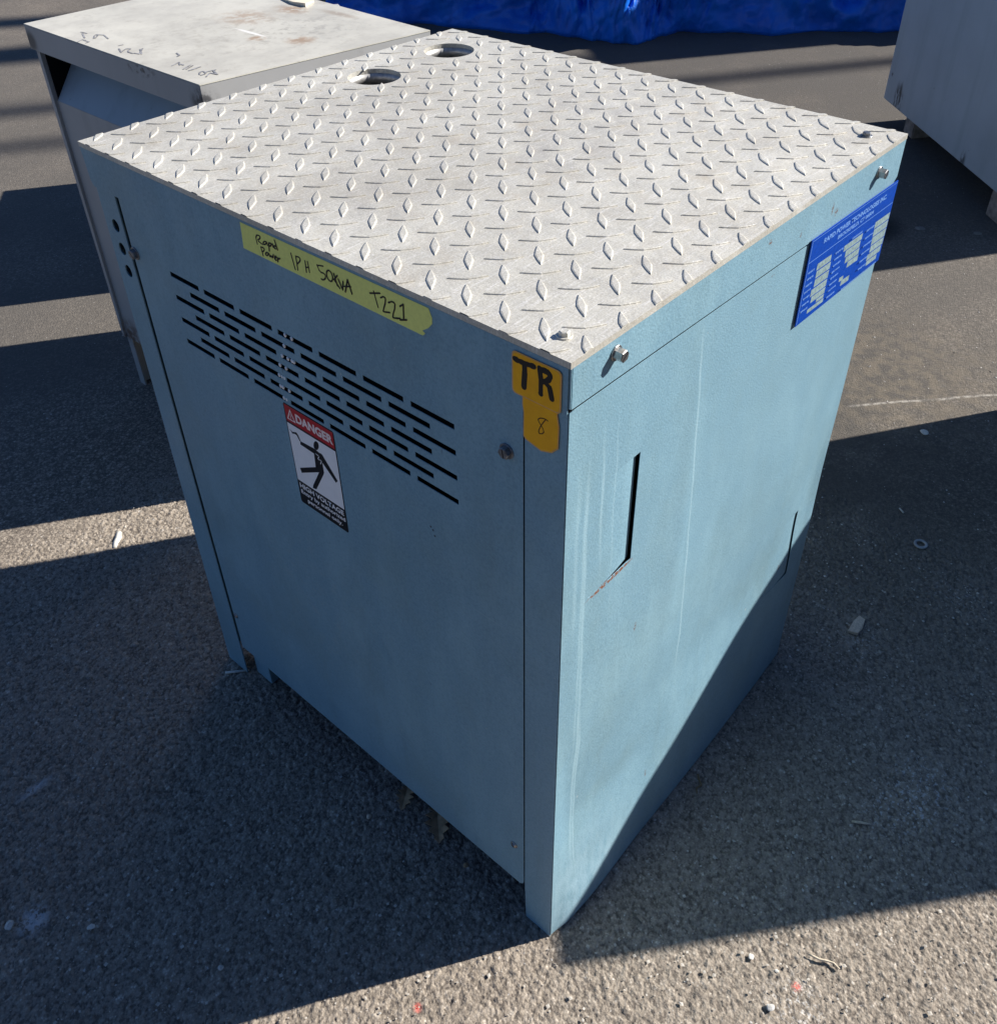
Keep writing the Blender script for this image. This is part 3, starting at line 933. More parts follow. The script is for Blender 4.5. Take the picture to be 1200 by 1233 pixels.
DANGER = {'head': [[0.3381,0.6555],[0.3386,0.6525],[0.3401,0.6494],[0.3421,0.6469],[0.3443,0.6456],[0.3463,0.6455],[0.3476,0.6468],[0.3481,0.6493],[0.3475,0.6523],[0.346,0.6554],[0.344,0.6578],[0.3418,0.6592],[0.3398,0.6592],[0.3385,0.6579],[0.3381,0.6555]],'arm1': [[0.3721,0.6439],[0.3478,0.6458],[0.3372,0.6438],[0.3413,0.6383],[0.3505,0.6377],[0.3733,0.6386]],'body': [[0.3497,0.639],[0.3373,0.6435],[0.3368,0.634],[0.3368,0.6179],[0.3414,0.6128],[0.3513,0.6127],[0.349,0.6208]],'arm2': [[0.338,0.6447],[0.3347,0.6443],[0.3134,0.6179],[0.3172,0.6133],[0.3383,0.6332]],'leg1': [[0.3828,0.5995],[0.3472,0.6197],[0.3408,0.6157],[0.3811,0.593]],'leg2': [[0.3452,0.6142],[0.3363,0.6182],[0.3382,0.6137],[0.3571,0.5813],[0.3639,0.5793],[0.3621,0.5848]],'bolt': [[0.3891,0.6534],[0.3846,0.6509],[0.3767,0.6539],[0.3739,0.6508],[0.3713,0.6438],[0.3735,0.6435],[0.3767,0.6494],[0.3788,0.6508],[0.3849,0.6482]],'zig': [[0.3466,0.6393],[0.3399,0.6384],[0.3452,0.6321],[0.3366,0.6348],[0.3404,0.6279],[0.3416,0.6301],[0.3482,0.6293],[0.3433,0.6356]],'tri': [[0.3814,0.6838],[0.3915,0.6641],[0.3741,0.6676]],'tri2': [[0.3809,0.6789],[0.387,0.6674],[0.3779,0.6691]],'exc': [[0.3816,0.676],[0.3802,0.6767],[0.3812,0.6717],[0.3824,0.6711]]}
GLM = [[[0.346,1.3853],[0.359,1.3928],[0.3599,1.3837]],[[0.3838,1.4431],[0.3855,1.4244]],[[0.3802,1.4311],[0.3669,1.3989]],[[0.3581,1.3859],[0.3591,1.3691],[0.352,1.3669]],[[0.3774,1.3858],[0.389,1.4037],[0.3962,1.4029],[0.38,1.3825],[0.3763,1.3839]],[[0.3936,1.4012],[0.3996,1.3904],[0.3914,1.3604]],[[0.3798,1.3047],[0.3867,1.3038]],[[0.3695,1.2873],[0.3594,1.2629],[0.3737,1.2746]],[[0.3761,1.2761],[0.3839,1.2694],[0.3688,1.2615],[0.3685,1.2414]],[[0.3711,1.241],[0.3745,1.2296],[0.3958,1.2547]],[[0.3906,1.2536],[0.377,1.2265]],[[0.3717,1.1256],[0.3898,1.1332],[0.3817,1.1187]],[[0.3847,1.1232],[0.3858,1.1137]],[[0.3726,1.0939],[0.393,1.1047]],[[0.3758,1.0899],[0.3934,1.0988]],[[0.3734,1.0798],[0.3975,1.0831],[0.379,1.0795]],[[0.3726,1.0485],[0.3829,1.0616],[0.3869,1.0567],[0.382,1.0433],[0.3718,1.0431]],[[0.3852,1.0522],[0.4036,1.0491]],[[0.3726,1.0295],[0.3884,1.0419],[0.3914,1.0253]],[[0.3988,1.0485],[0.3922,1.0307]],[[0.4179,1.183],[0.4134,1.167],[0.4074,1.1646]]]
tape_out = [(0.4068, 0.8975), (0.4072, 0.8880), (0.4090, 0.8690), (0.1575, 0.8674), (0.1540, 0.8705), (0.1575, 0.8722), (0.1500, 0.8775),
            (0.1448, 0.8835), (0.1445, 0.8895), (0.1462, 0.8935), (0.1480, 0.8975)]
tp = sheet('masking_tape', PF, tape_out, [], 0.0014, 0.00025, M['tape'], cab)
for a_, b_ in ((0, 7), (7, 14), (14, 20), (20, 28), (28, 34)):
    lines('handwritten_word', PF, TAPE[a_:b_], 0.0017, 0.00148, M['ink'], tp)

# ---- orange stickers
def rounded(u0, u1, v0, v1, r):
    pts = []
    for cx, cy, a0 in ((u1 - r, v1 - r, 0), (u0 + r, v1 - r, 90), (u0 + r, v0 + r, 180), (u1 - r, v0 + r, 270)):
        for k in range(4):
            a = math.radians(a0 + k * 30)
            pts.append((cx + r * math.cos(a), cy + r * math.sin(a)))
    return pts


st1 = rounded(0.0065, 0.0562, 0.8555, 0.8955, 0.004)
st2 = [(0.0092, 0.8600), (0.0458, 0.8600), (0.0460, 0.8480), (0.0447, 0.8400), (0.0450, 0.8165), (0.0425, 0.8135), (0.0262, 0.8095), (0.0150, 0.8130), (0.0085, 0.8205), (0.0080, 0.8420), (0.0100, 0.8530)]
s2o = sheet('orange_sticker', PF, st2, [], 0.0016, 0.0004, M['orange_edge'], cab)
shr = lambda pl, k: [(sum(p[0] for p in pl) / len(pl) * (1 - k) + a * k, sum(p[1] for p in pl) / len(pl) * (1 - k) + b * k) for a, b in pl]
sheet('sticker_face', PF, shr(st2, 0.945), [], 0.00168, 0.00006, M['orange'], s2o)
lines('handwriting', PF, E8, 0.00095, 0.00172, M['brownink'], s2o)
s1o = sheet('orange_sticker', PF, st1, [], 0.0021, 0.0004, M['orange_edge'], cab)
sheet('sticker_face', PF, shr(st1, 0.945), [], 0.00218, 0.00006, M['orange'], s1o)
lines('handwritten_letter', PF, TR[:2], 0.0052, 0.00224, M['ink'], s1o)
lines('handwritten_letter', PF, TR[2:], 0.0052, 0.00224, M['ink'], s1o)

# ---- danger sticker
Y0, Y1 = 0.3080, 0.3930
dg_ = sheet('danger_sticker', PF, rounded(Y0, Y1, 0.5420, 0.6885, 0.003), [], 0.00085, 0.0003, M['redblk'], cab)
poly('white_field', PF, [rect(Y0 + 0.0014, Y1 - 0.0014, 0.5775, 0.6615)], 0.00092, M['white'], dg_)
poly('red_field', PF, [rect(Y0 + 0.0016, Y1 - 0.0016, 0.6640, 0.6870)], 0.00092, M['red'], dg_)
lettering('lettering', 'DANGER', PF, 0.3735, 0.6690, 0.0625, 0.0125, 0.00100, M['pink'], dg_, True, 0.045)
poly('warning_triangle', PF, [[(0.3895, 0.6675), (0.3745, 0.6675), (0.3820, 0.6835)]], 0.00098, M['pink'], dg_)
poly('warning_triangle', PF, [[(0.3870, 0.6690), (0.3770, 0.6690), (0.3820, 0.6800)]], 0.00104, M['red'], dg_)
poly('exclamation_mark', PF, [rect(0.3814, 0.3826, 0.6720, 0.6768), rect(0.3814, 0.3826, 0.6698, 0.6710)], 0.00110, M['pink'], dg_)
poly('figure', PF, [DANGER[k] for k in ('head', 'body', 'arm1', 'arm2', 'leg1', 'leg2', 'bolt')], 0.00100, M['redblk'], dg_)
lines('figure_spark', PF, [DANGER['zig'][:5]], 0.0011, 0.00112, M['white'], dg_)
lettering('lettering', 'HIGH VOLTAGE', PF, 0.3895, 0.5665, 0.0780, 0.0078, 0.00100, M['white'], dg_, True, 0.03)
lettering('lettering', 'Entry by authorized', PF, 0.3890, 0.5560, 0.0785, 0.0082, 0.00100, M['white'], dg_, True, 0.02)
lettering('lettering', 'personnel only.', PF, 0.3790, 0.5465, 0.0620, 0.0080, 0.00100, M['white'], dg_, True, 0.02)

# ---- nameplate
def PN(u, v, w=0.0):
    return (u, -(0.0030 + w), v - 0.020 * (u - 0.40))


np_o = sheet('nameplate', PN, rect(0.3985, 0.6158, 0.7530, 0.8558), [], 0.0, 0.0010, M['npblue'], cab)
poly('nameplate_border', PN, [rect(0.4005, 0.4012, 0.7550, 0.8535), rect(0.4005, 0.6150, 0.8285, 0.8292), rect(0.4005, 0.615, 0.8535, 0.8540)], 0.00006, M['nplight'], np_o)
lettering('lettering', 'RAPID POWER TECHNOLOGIES INC.', PN, 0.4295, 0.8415, 0.160, 0.0062, 0.0001, M['nplight'], np_o, False, 0.035)
lettering('lettering', 'BROOKFIELD, CT 06804', PN, 0.4660, 0.8325, 0.092, 0.0058, 0.0001, M['nplight'], np_o, False, 0.035)
fields = [(.425, .459, .8115, .8195), (.4265, .461, .8015, .810), (.4268, .461, .7905, .800), (.4225, .461, .7800, .789), (.4268, .461, .7710, .7788), (.4420, .461, .7655, .7698), (.4225, .462, .7595, .7645),
          (.4915, .5395, .8090, .8165), (.499, .538, .7995, .8078), (.503, .5395, .7905, .7983), (.512, .541, .7818, .7893),
          (.573, .6145, .8090, .8175), (.574, .6145, .7985, .8078), (.575, .6145, .7870, .7973), (.576, .6140, .7770, .7858), (.572, .6115, .7678, .7758), (.574, .6035, .7605, .7667),
          (.4978, .5088, .7690, .7745), (.5050, .5270, .7610, .7680)]
for a, b, c, d in fields:
    poly('nameplate_field', PN, [[(a, c), (b, c - 0.001), (b, d - 0.001), (a, d)]], 0.00008, M['npfield'], np_o)
marks = []
for cx0, cx1, rows in ((0.404, 0.421, 7), (0.468, 0.489, 8), (0.546, 0.570, 6)):
    for r_ in range(rows):
        zt = 0.817 - r_ * (0.0098 if rows == 6 else 0.0078)
        u = cx0
        while u < cx1 - 0.002:
            l_ = random.uniform(0.0008, 0.0022)
            marks.append(rect(u, u + l_, zt - random.uniform(0.0016, 0.0026), zt))
            u += l_ + random.uniform(0.0003, 0.0009)
for u in np.arange(0.505, 0.530, 0.0024):
    marks.append(rect(u, u + 0.0016, 0.8200, 0.8222))
for u in np.arange(0.505, 0.600, 0.0030):
    marks.append(rect(u, u + 0.0021, 0.7565, 0.7580))
poly('worn_small_print', PN, marks, 0.00007, M['nplight'], np_o)['kind'] = 'stuff'

# ---------------------------------------------------------------- light grey cabinet behind on the left
gc = thing('light_grey_cabinet', (0.58, 1.29, 0.0), 'light grey steel cabinet with sloping hood and rust stained lid, behind the blue cabinet', 'electrical cabinet')
A, B, C_, D_ = (0.3455, 1.5878), (0.3413, 1.0036), (0.798, 0.9475), (0.835, 1.598)
LZ, LH = 0.83, 0.046


def prism_poly(name, pts, z0, z1, mat, parent, bevel=0.0):
    bm = bmesh.new()
    a = [bm.verts.new((x, y, z0)) for x, y in pts]
    b = [bm.verts.new((x, y, z1)) for x, y in pts]
    n = len(pts)
    bm.faces.new(a[::-1]); bm.faces.new(b)
    for i in range(n): bm.faces.new((a[i], a[(i + 1) % n], b[(i + 1) % n], b[i]))
    bmesh.ops.recalc_face_normals(bm, faces=bm.faces)
    if bevel: bmesh.ops.bevel(bm, geom=list(bm.edges), offset=bevel, segments=2, affect='EDGES')
    return bmobj(name, bm, mat, parent)


def inset(pts, d):
    cx = sum(p[0] for p in pts) / len(pts); cy = sum(p[1] for p in pts) / len(pts)
    return [(x + (d if x < cx else -d), y + (d if y < cy else -d)) for x, y in pts]


quad = [A, B, C_, D_]
lid = prism_poly('lid', inset(quad, -0.0004), LZ - 0.0022, LZ, M['greytop'], gc, 0.0009)
# skirts
def skirt(name, p, q, th, mat):
    d = (Vector(q) - Vector(p)).normalized(); n = Vector((-d.y, d.x)) * th
    c = Vector((sum(t[0] for t in quad) / 4, sum(t[1] for t in quad) / 4))
    if (c - Vector(p)).dot(n) < 0: n = -n
    p, q = Vector(p) + d * 0.0006, Vector(q) - d * 0.0006
    return prism_poly(name, [tuple(p), tuple(q), tuple(q + n), tuple(p + n)], LZ - LH, LZ - 0.0023, mat, lid)
skirt('lid_skirt', A, B, 0.0016, M['grey'])
skirt('lid_skirt', B, C_, 0.0016, M['grey'])
skirt('lid_skirt', C_, D_, 0.0016, M['grey'])
skirt('lid_skirt', D_, A, 0.0016, M['grey'])
lines('faded_marker', PT(LZ), GLM, 0.0030, 0.0004, flat('faded marker', (0.25, 0.25, 0.26), 0.6, 0, 0.4, 0.5, 120), lid)['kind'] = 'stuff'
fx = 0.358
bz = 0.135
prism_poly('front_panel', [(fx, 1.575), (fx, 1.018), (fx + 0.002, 1.018), (fx + 0.002, 1.575)], bz, 0.685, M['grey'], gc)
# sloping hood sheet: from the top of the front panel up and inwards
hood = [(fx, 1.5665, 0.6855), (fx, 1.020, 0.6855), (fx + 0.082, 1.020, 0.790), (fx + 0.082, 1.5665, 0.790)]
mesh('hood_sheet', hood + [(x + 0.002, y, z - 0.002) for x, y, z in hood], [(0, 1, 2, 3), (7, 6, 5, 4), (0, 4, 5, 1), (1, 5, 6, 2), (2, 6, 7, 3), (3, 7, 4, 0)], M['bluegrey'], gc)
prism_poly('side_panel', [(0.352, 1.5695), (0.352, 1.5815), (0.822, 1.590), (0.822, 1.578)], bz, LZ - 0.006, M['grey'], gc)
prism_poly('side_panel', [(0.352, 1.0095), (0.352, 1.0165), (0.790, 0.9660), (0.790, 0.9590)], bz, LZ - 0.006, M['grey'], gc)
prism_poly('back_panel', [(0.790, 0.968), (0.820, 1.577), (0.817, 1.577), (0.787, 0.968)], bz, LZ - 0.006, M['grey'], gc)
prism_poly('hood_shade_sheet', [(0.3605, 1.5670), (0.3605, 1.5690), (0.47, 1.5755), (0.47, 1.5735)], bz + 0.01, LZ - 0.01, M['black'], gc)  # black sheet added so the hood's open end reads as deep shade
prism_poly('dark_inside', [(0.455, 1.03), (0.455, 1.565), (0.81, 1.57), (0.775, 0.975)], bz + 0.01, LZ - 0.01, M['black'], gc)
for (x, y) in ((0.360, 1.555), (0.360, 1.03), (0.80, 1.57), (0.76, 0.99)):
    prism_poly('foot', [(x, y), (x, y + 0.022), (x + 0.004, y + 0.022), (x + 0.004, y)], 0.0, bz, M['grey'], gc)
    prism_poly('foot_bracket', [(x + 0.004, y + 0.018), (x + 0.004, y + 0.022), (x + 0.03, y + 0.022), (x + 0.03, y + 0.018)], 0.0, bz, M['grey'], gc)
sc_ = [Vector(p) for p in ((0.772, 1.345), (0.762, 1.30), (0.764, 1.262), (0.800, 1.280), (0.812, 1.312), (0.83, 1.345), (0.80, 1.37))]
bm = bmesh.new()
top = [bm.verts.new((p.x, p.y, LZ + 0.0035 + 0.002 * (i % 3))) for i, p in enumerate(sc_)]
bot = [bm.verts.new((p.x, p.y, LZ + 0.0004)) for i, p in enumerate(sc_)]
bm.faces.new(top); bm.faces.new(bot[::-1])
for i in range(len(sc_)): bm.faces.new((top[i], bot[i], bot[(i + 1) % len(sc_)], top[(i + 1) % len(sc_)]))
bmesh.ops.recalc_face_normals(bm, faces=bm.faces)
tag(bmobj('cardboard_scrap', bm, flat('cream cardboard', (0.66, 0.60, 0.48), 0.8)), 'cream coloured torn cardboard scrap lying on the light grey cabinet lid', 'cardboard')

# ---------------------------------------------------------------- blue grey cabinet on the right
def right_cabinet_paint():
    k = N('blue grey enamel with dark drips')
    base = (0.39, 0.435, 0.465)
    c = k.mix(k.ramp(k.noise(3, 5, 0.6), [(0.3, 0.0), (0.7, 1.0)]), tuple(x * 0.86 for x in base), tuple(x * 1.06 for x in base))
    c = k.mix(k.ramp(k.noise(1.0, 5, 0.6, k.scaled((18, 18, 1.4))), [(0.52, 0.0), (0.8, 0.4)]), c, (0.22, 0.27, 0.28))
    c = k.mix(k.ramp(k.noise(40, 3, 0.7), [(0.70, 0.0), (0.76, 0.5)]), c, (0.12, 0.12, 0.12))
    for t, z, r_, st in ((0.10, 0.125, 0.018, 0.4), (0.135, 0.118, 0.014, 0.45), (0.12, 0.15, 0.010, 0.3), (0.625, 0.10, 0.016, 0.6), (0.03, 0.19, 0.006, 1.0)):
        q = Vector((3.24, 0.973)) + Vector((-0.708, -0.706)) * 1.07 * t
        m = k.math('MULTIPLY', k.spot((q.x, q.y, z), r_, 0.7, (1, 1, st)), k.ramp(k.noise(60, 3, 0.7, k.scaled((1, 1, 0.35))), [(0.42, 0.0), (0.52, 0.9)]))
        c = k.mix(m, c, (0.02, 0.02, 0.02))
    k.color(c)
    k.rough(0.5)
    k.bump(k.noise(400, 2), 0.25, 0.0004)
    return k.m


M['rightcab'] = right_cabinet_paint()
rc_dir = Vector((-0.708, -0.706)); rc_n = Vector((0.80, -0.60))
P0 = Vector((3.24, 0.973))
rc = thing('blue_grey_cabinet', (3.4, 0.1, 0.0), 'large blue grey steel cabinet on short feet standing in shade at the right edge', 'electrical cabinet')
P1 = P0 + rc_dir * 1.07
body = [tuple(P0), tuple(P1), tuple(P1 + rc_n * 1.0), tuple(P0 + rc_n * 1.0)]
prism_poly('body', body, 0.09, 1.15, M['rightcab'], rc, 0.004)
prism_poly('roof', [tuple(Vector(p) + (Vector(p) - (P0 + P1) / 2 - rc_n * .5).normalized() * 0.02) for p in body], 1.152, 1.18, M['bluegrey'], rc, 0.004)
rustfoot = flat('rusty grey channel', (0.24, 0.21, 0.19), 0.7, 0, 0.3, 0.4, 40)
for t, s in ((0.812, 0.012), (0.12, 0.05), (0.812, 0.86), (0.12, 0.86)):
    q = P0 + rc_dir * 1.07 * t + rc_n * s
    e = rc_dir * 0.08
    prism_poly('foot', [tuple(q), tuple(q + e), tuple(q + e + rc_n * 0.12), tuple(q + rc_n * 0.12)], 0.0, 0.088, rustfoot, rc, 0.004)

# ---------------------------------------------------------------- neighbours outside the frame whose shadows cross the picture, and an added sky blocker
def shade_corner(g, h):
    k = h / math.tan(SUN_EL)
    return Vector((g[0] + SX * k, g[1] - SY * k))


ND = Vector((0.645, 0.765)).normalized()
nh = 1.0
n0 = shade_corner((-0.0225, -0.034), nh)
n1 = n0 + ND * 0.895
nn = Vector((ND.y, -ND.x))
nb = thing('teal_cabinet', (*((n0 + n1) / 2 + nn * 0.3), 0), 'blue grey steel cabinet standing just outside the right edge, its shadow on the blue cabinet', 'electrical cabinet')
tb = [Vector(p) for p in (n0, n1, n1 + nn * 0.6, n0 + nn * 0.6)]
bb = [p.copy() for p in tb]
bb[0] -= Vector((SY, SX)) * 0.128
bb[3] -= Vector((SY, SX)) * 0.128
mesh('body', [(p.x, p.y, 0.0) for p in bb] + [(p.x, p.y, nh) for p in tb], [(3, 2, 1, 0), (4, 5, 6, 7), (0, 1, 5, 4), (1, 2, 6, 5), (2, 3, 7, 6), (3, 0, 4, 7)], M['blue'], nb)
hb = thing('small_grey_box', (1.55, 2.15, 0), 'low grey steel box hidden behind the light grey cabinet', 'electrical box')
def qa(q, a): return (q * SY - a * SX, q * SX + a * SY)
prism_poly('body', [qa(2.00, 0.34), qa(2.86, 0.34), qa(2.86, -0.12), qa(2.00, -0.12)], 0.0, 0.52, M['grey'], hb, 0.003)
blk = thing('sky_blocker', (-5.0, -11.5, 0), 'dark sky blocker added behind the camera to cut the skylight, outside the view', 'light blocker')  # unseen block, added to cut skylight on the shaded ground
blocker_dark = flat('dark sky blocker', (0.07, 0.05, 0.045), 0.9)
prism_poly('blocker_box', [(-15, -15.5), (4.2, -15.5), (4.2, -7.6), (-15, -7.6)], 0.0, 7.0, blocker_dark, blk)
prism_poly('roof', [(-15.3, -15.8), (4.4, -15.8), (4.4, -7.4), (-15.3, -7.4)], 7.003, 7.3, M['darkstone'], blk)  # top slab of the same added blocker
# posts of the yard fence far to the right
for (q, a, wd, h, nm) in ((3.30, -17.0, 0.12, 13.4, 'first'), (3.74, -18.0, 0.16, 14.0, 'second'), (4.62, -14.0, 0.36, 11.4, 'third, wider'), (5.28, -14.0, 0.26, 11.4, 'fourth, wide')):
    x, y = qa(q, a)
    bm = bmesh.new()
    bmesh.ops.create_cone(bm, cap_ends=True, segments=16, radius1=wd / 2, radius2=wd / 2 * 0.9, depth=h, matrix=Matrix.Translation((x, y, h / 2)))
    o = bmobj('yard_post', bm, M['post'], None, True)
    tag(o, 'tall grey steel post far right outside the view, %s from the front' % nm, 'post')
sh = thing('storage_container', (*qa(5.2, -5.6), 0), 'big grey storage container standing behind the right cabinet, shading the blue tarpaulin', 'container')
prism_poly('body', [qa(3.62, -5.0), qa(7.2, -5.0), qa(7.2, -6.6), qa(3.62, -6.6)], 0.0, 2.5, M['grey'], sh, 0.01)

# ---------------------------------------------------------------- blue tarpaulin over a heap at the back
def tarp():
    base = [(2.93, 3.92), (3.18, 3.36), (3.34, 2.86), (3.45, 2.62), (3.50, 2.40), (3.70, 2.33), (3.94, 2.18), (4.30, 1.75), (4.54, 1.44), (5.0, 0.8)]
    from mathutils import noise as mn
    def along(t):
        t = t * (len(base) - 1); i = min(int(t), len(base) - 2); f = t - i
        return Vector(base[i]).lerp(Vector(base[i + 1]), f)
    nu, nv = 420, 110
    inw = Vector((0.80, 0.60)); lat = Vector((0.60, -0.80))
    def crease(x, y, z):
        """sharp-ridged cloth folds"""
        v = 0.0; a = 1.0; f = 1.0
        for o in range(4):
            r_ = 1 - abs(mn.noise((x * f + o * 7.3, y * f - o * 3.1, z)))* 2.2
            v += a * r_; a *= 0.5; f *= 1.9
        return v
    vs, fs = [], []
    for i in range(nu):
        u = i / (nu - 1)
        p = along(u)
        L = u * 4.2
        edge = 0.10 * mn.noise((L * 2.1, 0.0, 5.0)) + 0.045 * mn.noise((L * 6.0, 0.0, 9.0))
        for j in range(nv):
            v = j / (nv - 1)
            s = v ** 1.5 * 1.25
            z = 0.010 + 0.60 * (1 - math.exp(-3.0 * s)) + 0.05 * s
            back = 0.85 * s ** 1.25 - edge * math.exp(-s * 5)
            wx = L * 1.5 + 0.9 * s + 0.35 * mn.noise((L * 1.3, s * 3, 1.0)); wy = s * 2.2 - L * 0.5
            c1 = crease(wx, wy, 2.0)
            c2 = crease(wx * 2.6 + 3, wy * 3.4, 6.0)
            env = min(1.0, 0.25 + s * 6)
            out = (0.165 * (c1 - 0.9) + 0.055 * (c2 - 0.9)) * env
            q = p + inw * (back - out) + lat * (0.05 * mn.noise((L * 4, s * 5, 3.0)) * env)
            zz = max(0.005, z + 0.55 * out * min(1, s * 9) + 0.006 * c2)
            if j == 0: zz = 0.001
            vs.append((q.x, q.y, zz))
    for i in range(nu - 1):
        for j in range(nv - 1):
            a = i * nv + j
            fs.append((a, a + 1, a + nv + 1, a + nv))
    o = mesh('blue_tarpaulin', vs, fs, M['tarp'], None, True)
    sol = o.modifiers.new('thick', 'SOLIDIFY'); sol.thickness = 0.003
    tag(o, 'crumpled bright blue tarpaulin draped over a heap at the back', 'tarpaulin')


tarp()

# ---------------------------------------------------------------- litter on the asphalt
def rock(name, x, y, r, mat, label, cat, flatn=0.6, seed=0, group=None):
    bm = bmesh.new()
    bmesh.ops.create_icosphere(bm, subdivisions=2, radius=r)
    rr = random.Random(seed)
    dirs = [(Vector((rr.uniform(-1, 1), rr.uniform(-1, 1), rr.uniform(-1, 1))).normalized(), rr.uniform(0.55, 0.85)) for _ in range(9)]
    for v in bm.verts:
        for d, k in dirs:
            t = v.co.dot(d) - r * k
            if t > 0: v.co -= d * t
        v.co.z *= flatn
        v.co += Vector((x, y, r * flatn * 0.72))
    o = bmobj(name, bm, mat)
    return tag(o, label, cat, group)


rock('pebble', -0.464, 0.556, 0.0075, M['stone'], 'pale grey pebble at the left end of the white scuff, bottom left', 'pebble', seed=1)
rock('pebble', -0.392, 0.471, 0.0062, M['whitestuff'], 'small white pebble right of the white scuff, bottom left', 'pebble', seed=2)
rock('pebble', -0.309, 0.297, 0.0042, M['stone'], 'slender pale pebble near the lower edge, left of the sunlit strip', 'pebble', seed=3)
rock('pebble', 0.113, -0.262, 0.0062, M['stone'], 'rounded pale pebble on the sunlit asphalt below the red paint speck', 'pebble', 0.32, seed=4)
rock('plaster_crumb', 0.150, -0.213, 0.0044, M['whitestuff'], 'white plaster crumb on the sunlit asphalt left of the straw twig', 'plaster crumb', 0.3, seed=5)
rock('plaster_crumb', 0.156, -0.246, 0.0030, M['whitestuff'], 'smaller white plaster crumb between the larger crumb and the red speck', 'plaster crumb', 0.3, seed=6)
rock('plaster_crumb', 1.385, 0.052, 0.010, M['whitestuff'], 'white crumb on the sunlit strip right of the blue cabinet', 'plaster crumb', 0.4, seed=8)


def ribbon(name, pts, r, mat, label, cat, z=0.003, tape_=True):
    bm = bmesh.new()
    prev = None
    n = 7
    for i, p in enumerate(pts):
        a = Vector(pts[max(0, i - 1)]); b = Vector(pts[min(len(pts) - 1, i + 1)])
        d = (b - a).normalized(); s = Vector((-d.y, d.x))
        rr = r * (1 - 0.5 * abs(i / (len(pts) - 1) - 0.35)) if tape_ else r
        ring = [bm.verts.new((p[0] + s.x * rr * math.cos(2 * math.pi * k / n), p[1] + s.y * rr * math.cos(2 * math.pi * k / n), z + rr + rr * 0.9 * math.sin(2 * math.pi * k / n))) for k in range(n)]
        if prev:
            for k in range(n): bm.faces.new((prev[k], prev[(k + 1) % n], ring[(k + 1) % n], ring[k]))
        else:
            bm.faces.new(ring)
        prev = ring
    bm.faces.new(prev)
    bmesh.ops.recalc_face_normals(bm, faces=bm.faces)
    return tag(bmobj(name, bm, mat, None, True), label, cat)


ribbon('twig', [(0.201, -0.268), (0.2025, -0.274), (0.204, -0.281), (0.209, -0.290), (0.212, -0.297), (0.210, -0.306)], 0.0016, M['twig'], 'short straw coloured twig lying in the sunlit asphalt at the bottom', 'twig', 0.0006)
ribbon('twig', [(0.410, -0.230), (0.416, -0.240), (0.423, -0.252)], 0.0022, M['twig'], 'stubby pale twig in the shade right of the blue cabinet', 'twig', 0.0006)
ribbon('twig', [(0.096, -0.064), (0.093, -0.073), (0.092, -0.082)], 0.0013, flat('dull twig', (0.12, 0.11, 0.09), 0.8), 'thin dull twig in the shade near the front corner foot', 'twig', 0.0006)
ribbon('paint_blob', [(0.042, 1.140), (0.032, 1.125), (0.022, 1.118), (0.013, 1.107)], 0.0065, M['whitestuff'], 'white elongated plaster piece on the bright strip left of the blue cabinet', 'plaster piece', -0.0085)
ribbon('wood_sliver', [(-0.026, 0.686), (-0.013, 0.674), (0.004, 0.660)], 0.0024, M['whitestuff'], 'pale wood sliver lying at the left foot of the blue cabinet', 'wood sliver', 0.0)
ribbon('twig', [(0.330, -0.020), (0.322, -0.028), (0.318, -0.034), (0.309, -0.031), (0.302, -0.036)], 0.0016, flat('ochre stem', (0.22, 0.16, 0.08), 0.8), 'bent ochre stem lying beside the right face of the blue cabinet', 'twig', 0.0004)
ribbon('twig', [(1.10, -0.02), (1.108, -0.008)], 0.0022, M['stone'], 'short grey splinter up left of the metal washer', 'splinter', 0.0)
flk = flat('dull grey flake', (0.20, 0.19, 0.17), 0.8)
rock('flake', 2.40, 0.468, 0.016, flk, 'dull grey flake lying in the shade under the right cabinet, nearer the nameplate', 'flake', 0.12, seed=31)
rock('flake', 2.478, 0.318, 0.014, flk, 'dull grey flake in the shade by the right edge of the picture', 'flake', 0.12, seed=32)

# washer
bm = bmesh.new()
n = 28
R1_, R0_ = 0.0130, 0.0078
loops = [[bm.verts.new((1.035 + r * math.cos(2 * math.pi * i / n), -0.081 + r * math.sin(2 * math.pi * i / n), z)) for i in range(n)] for r, z in ((R1_, 0.0006), (R1_, 0.0026), (R1_ - .001, 0.0032), (R0_, 0.0032), (R0_, 0.0006))]
for a in range(4):
    for i in range(n): bm.faces.new((loops[a][i], loops[a][(i + 1) % n], loops[a + 1][(i + 1) % n], loops[a + 1][i]))
tag(bmobj('steel_washer', bm, flat('dull zinc washer', (0.38, 0.38, 0.38), 0.55, 0.4), None, True), 'dull metal washer ring lying in the shade on the right', 'washer')
# wood chip
bm = bmesh.new()
cp = [(0.738, -0.070), (0.742, -0.086), (0.760, -0.087), (0.780, -0.082), (0.783, -0.070), (0.764, -0.068)]
a = [bm.verts.new((x, y, 0.001)) for x, y in cp]; b = [bm.verts.new((x, y, 0.006 + 0.0015 * (i % 2))) for i, (x, y) in enumerate(cp)]
bm.faces.new(a[::-1]); bm.faces.new(b)
for i in range(6): bm.faces.new((a[i], a[(i + 1) % 6], b[(i + 1) % 6], b[i]))
bmesh.ops.recalc_face_normals(bm, faces=bm.faces)
tag(bmobj('wood_chip', bm, M['chip']), 'tan rectangular wood chip lying in the shade on the right', 'wood chip')


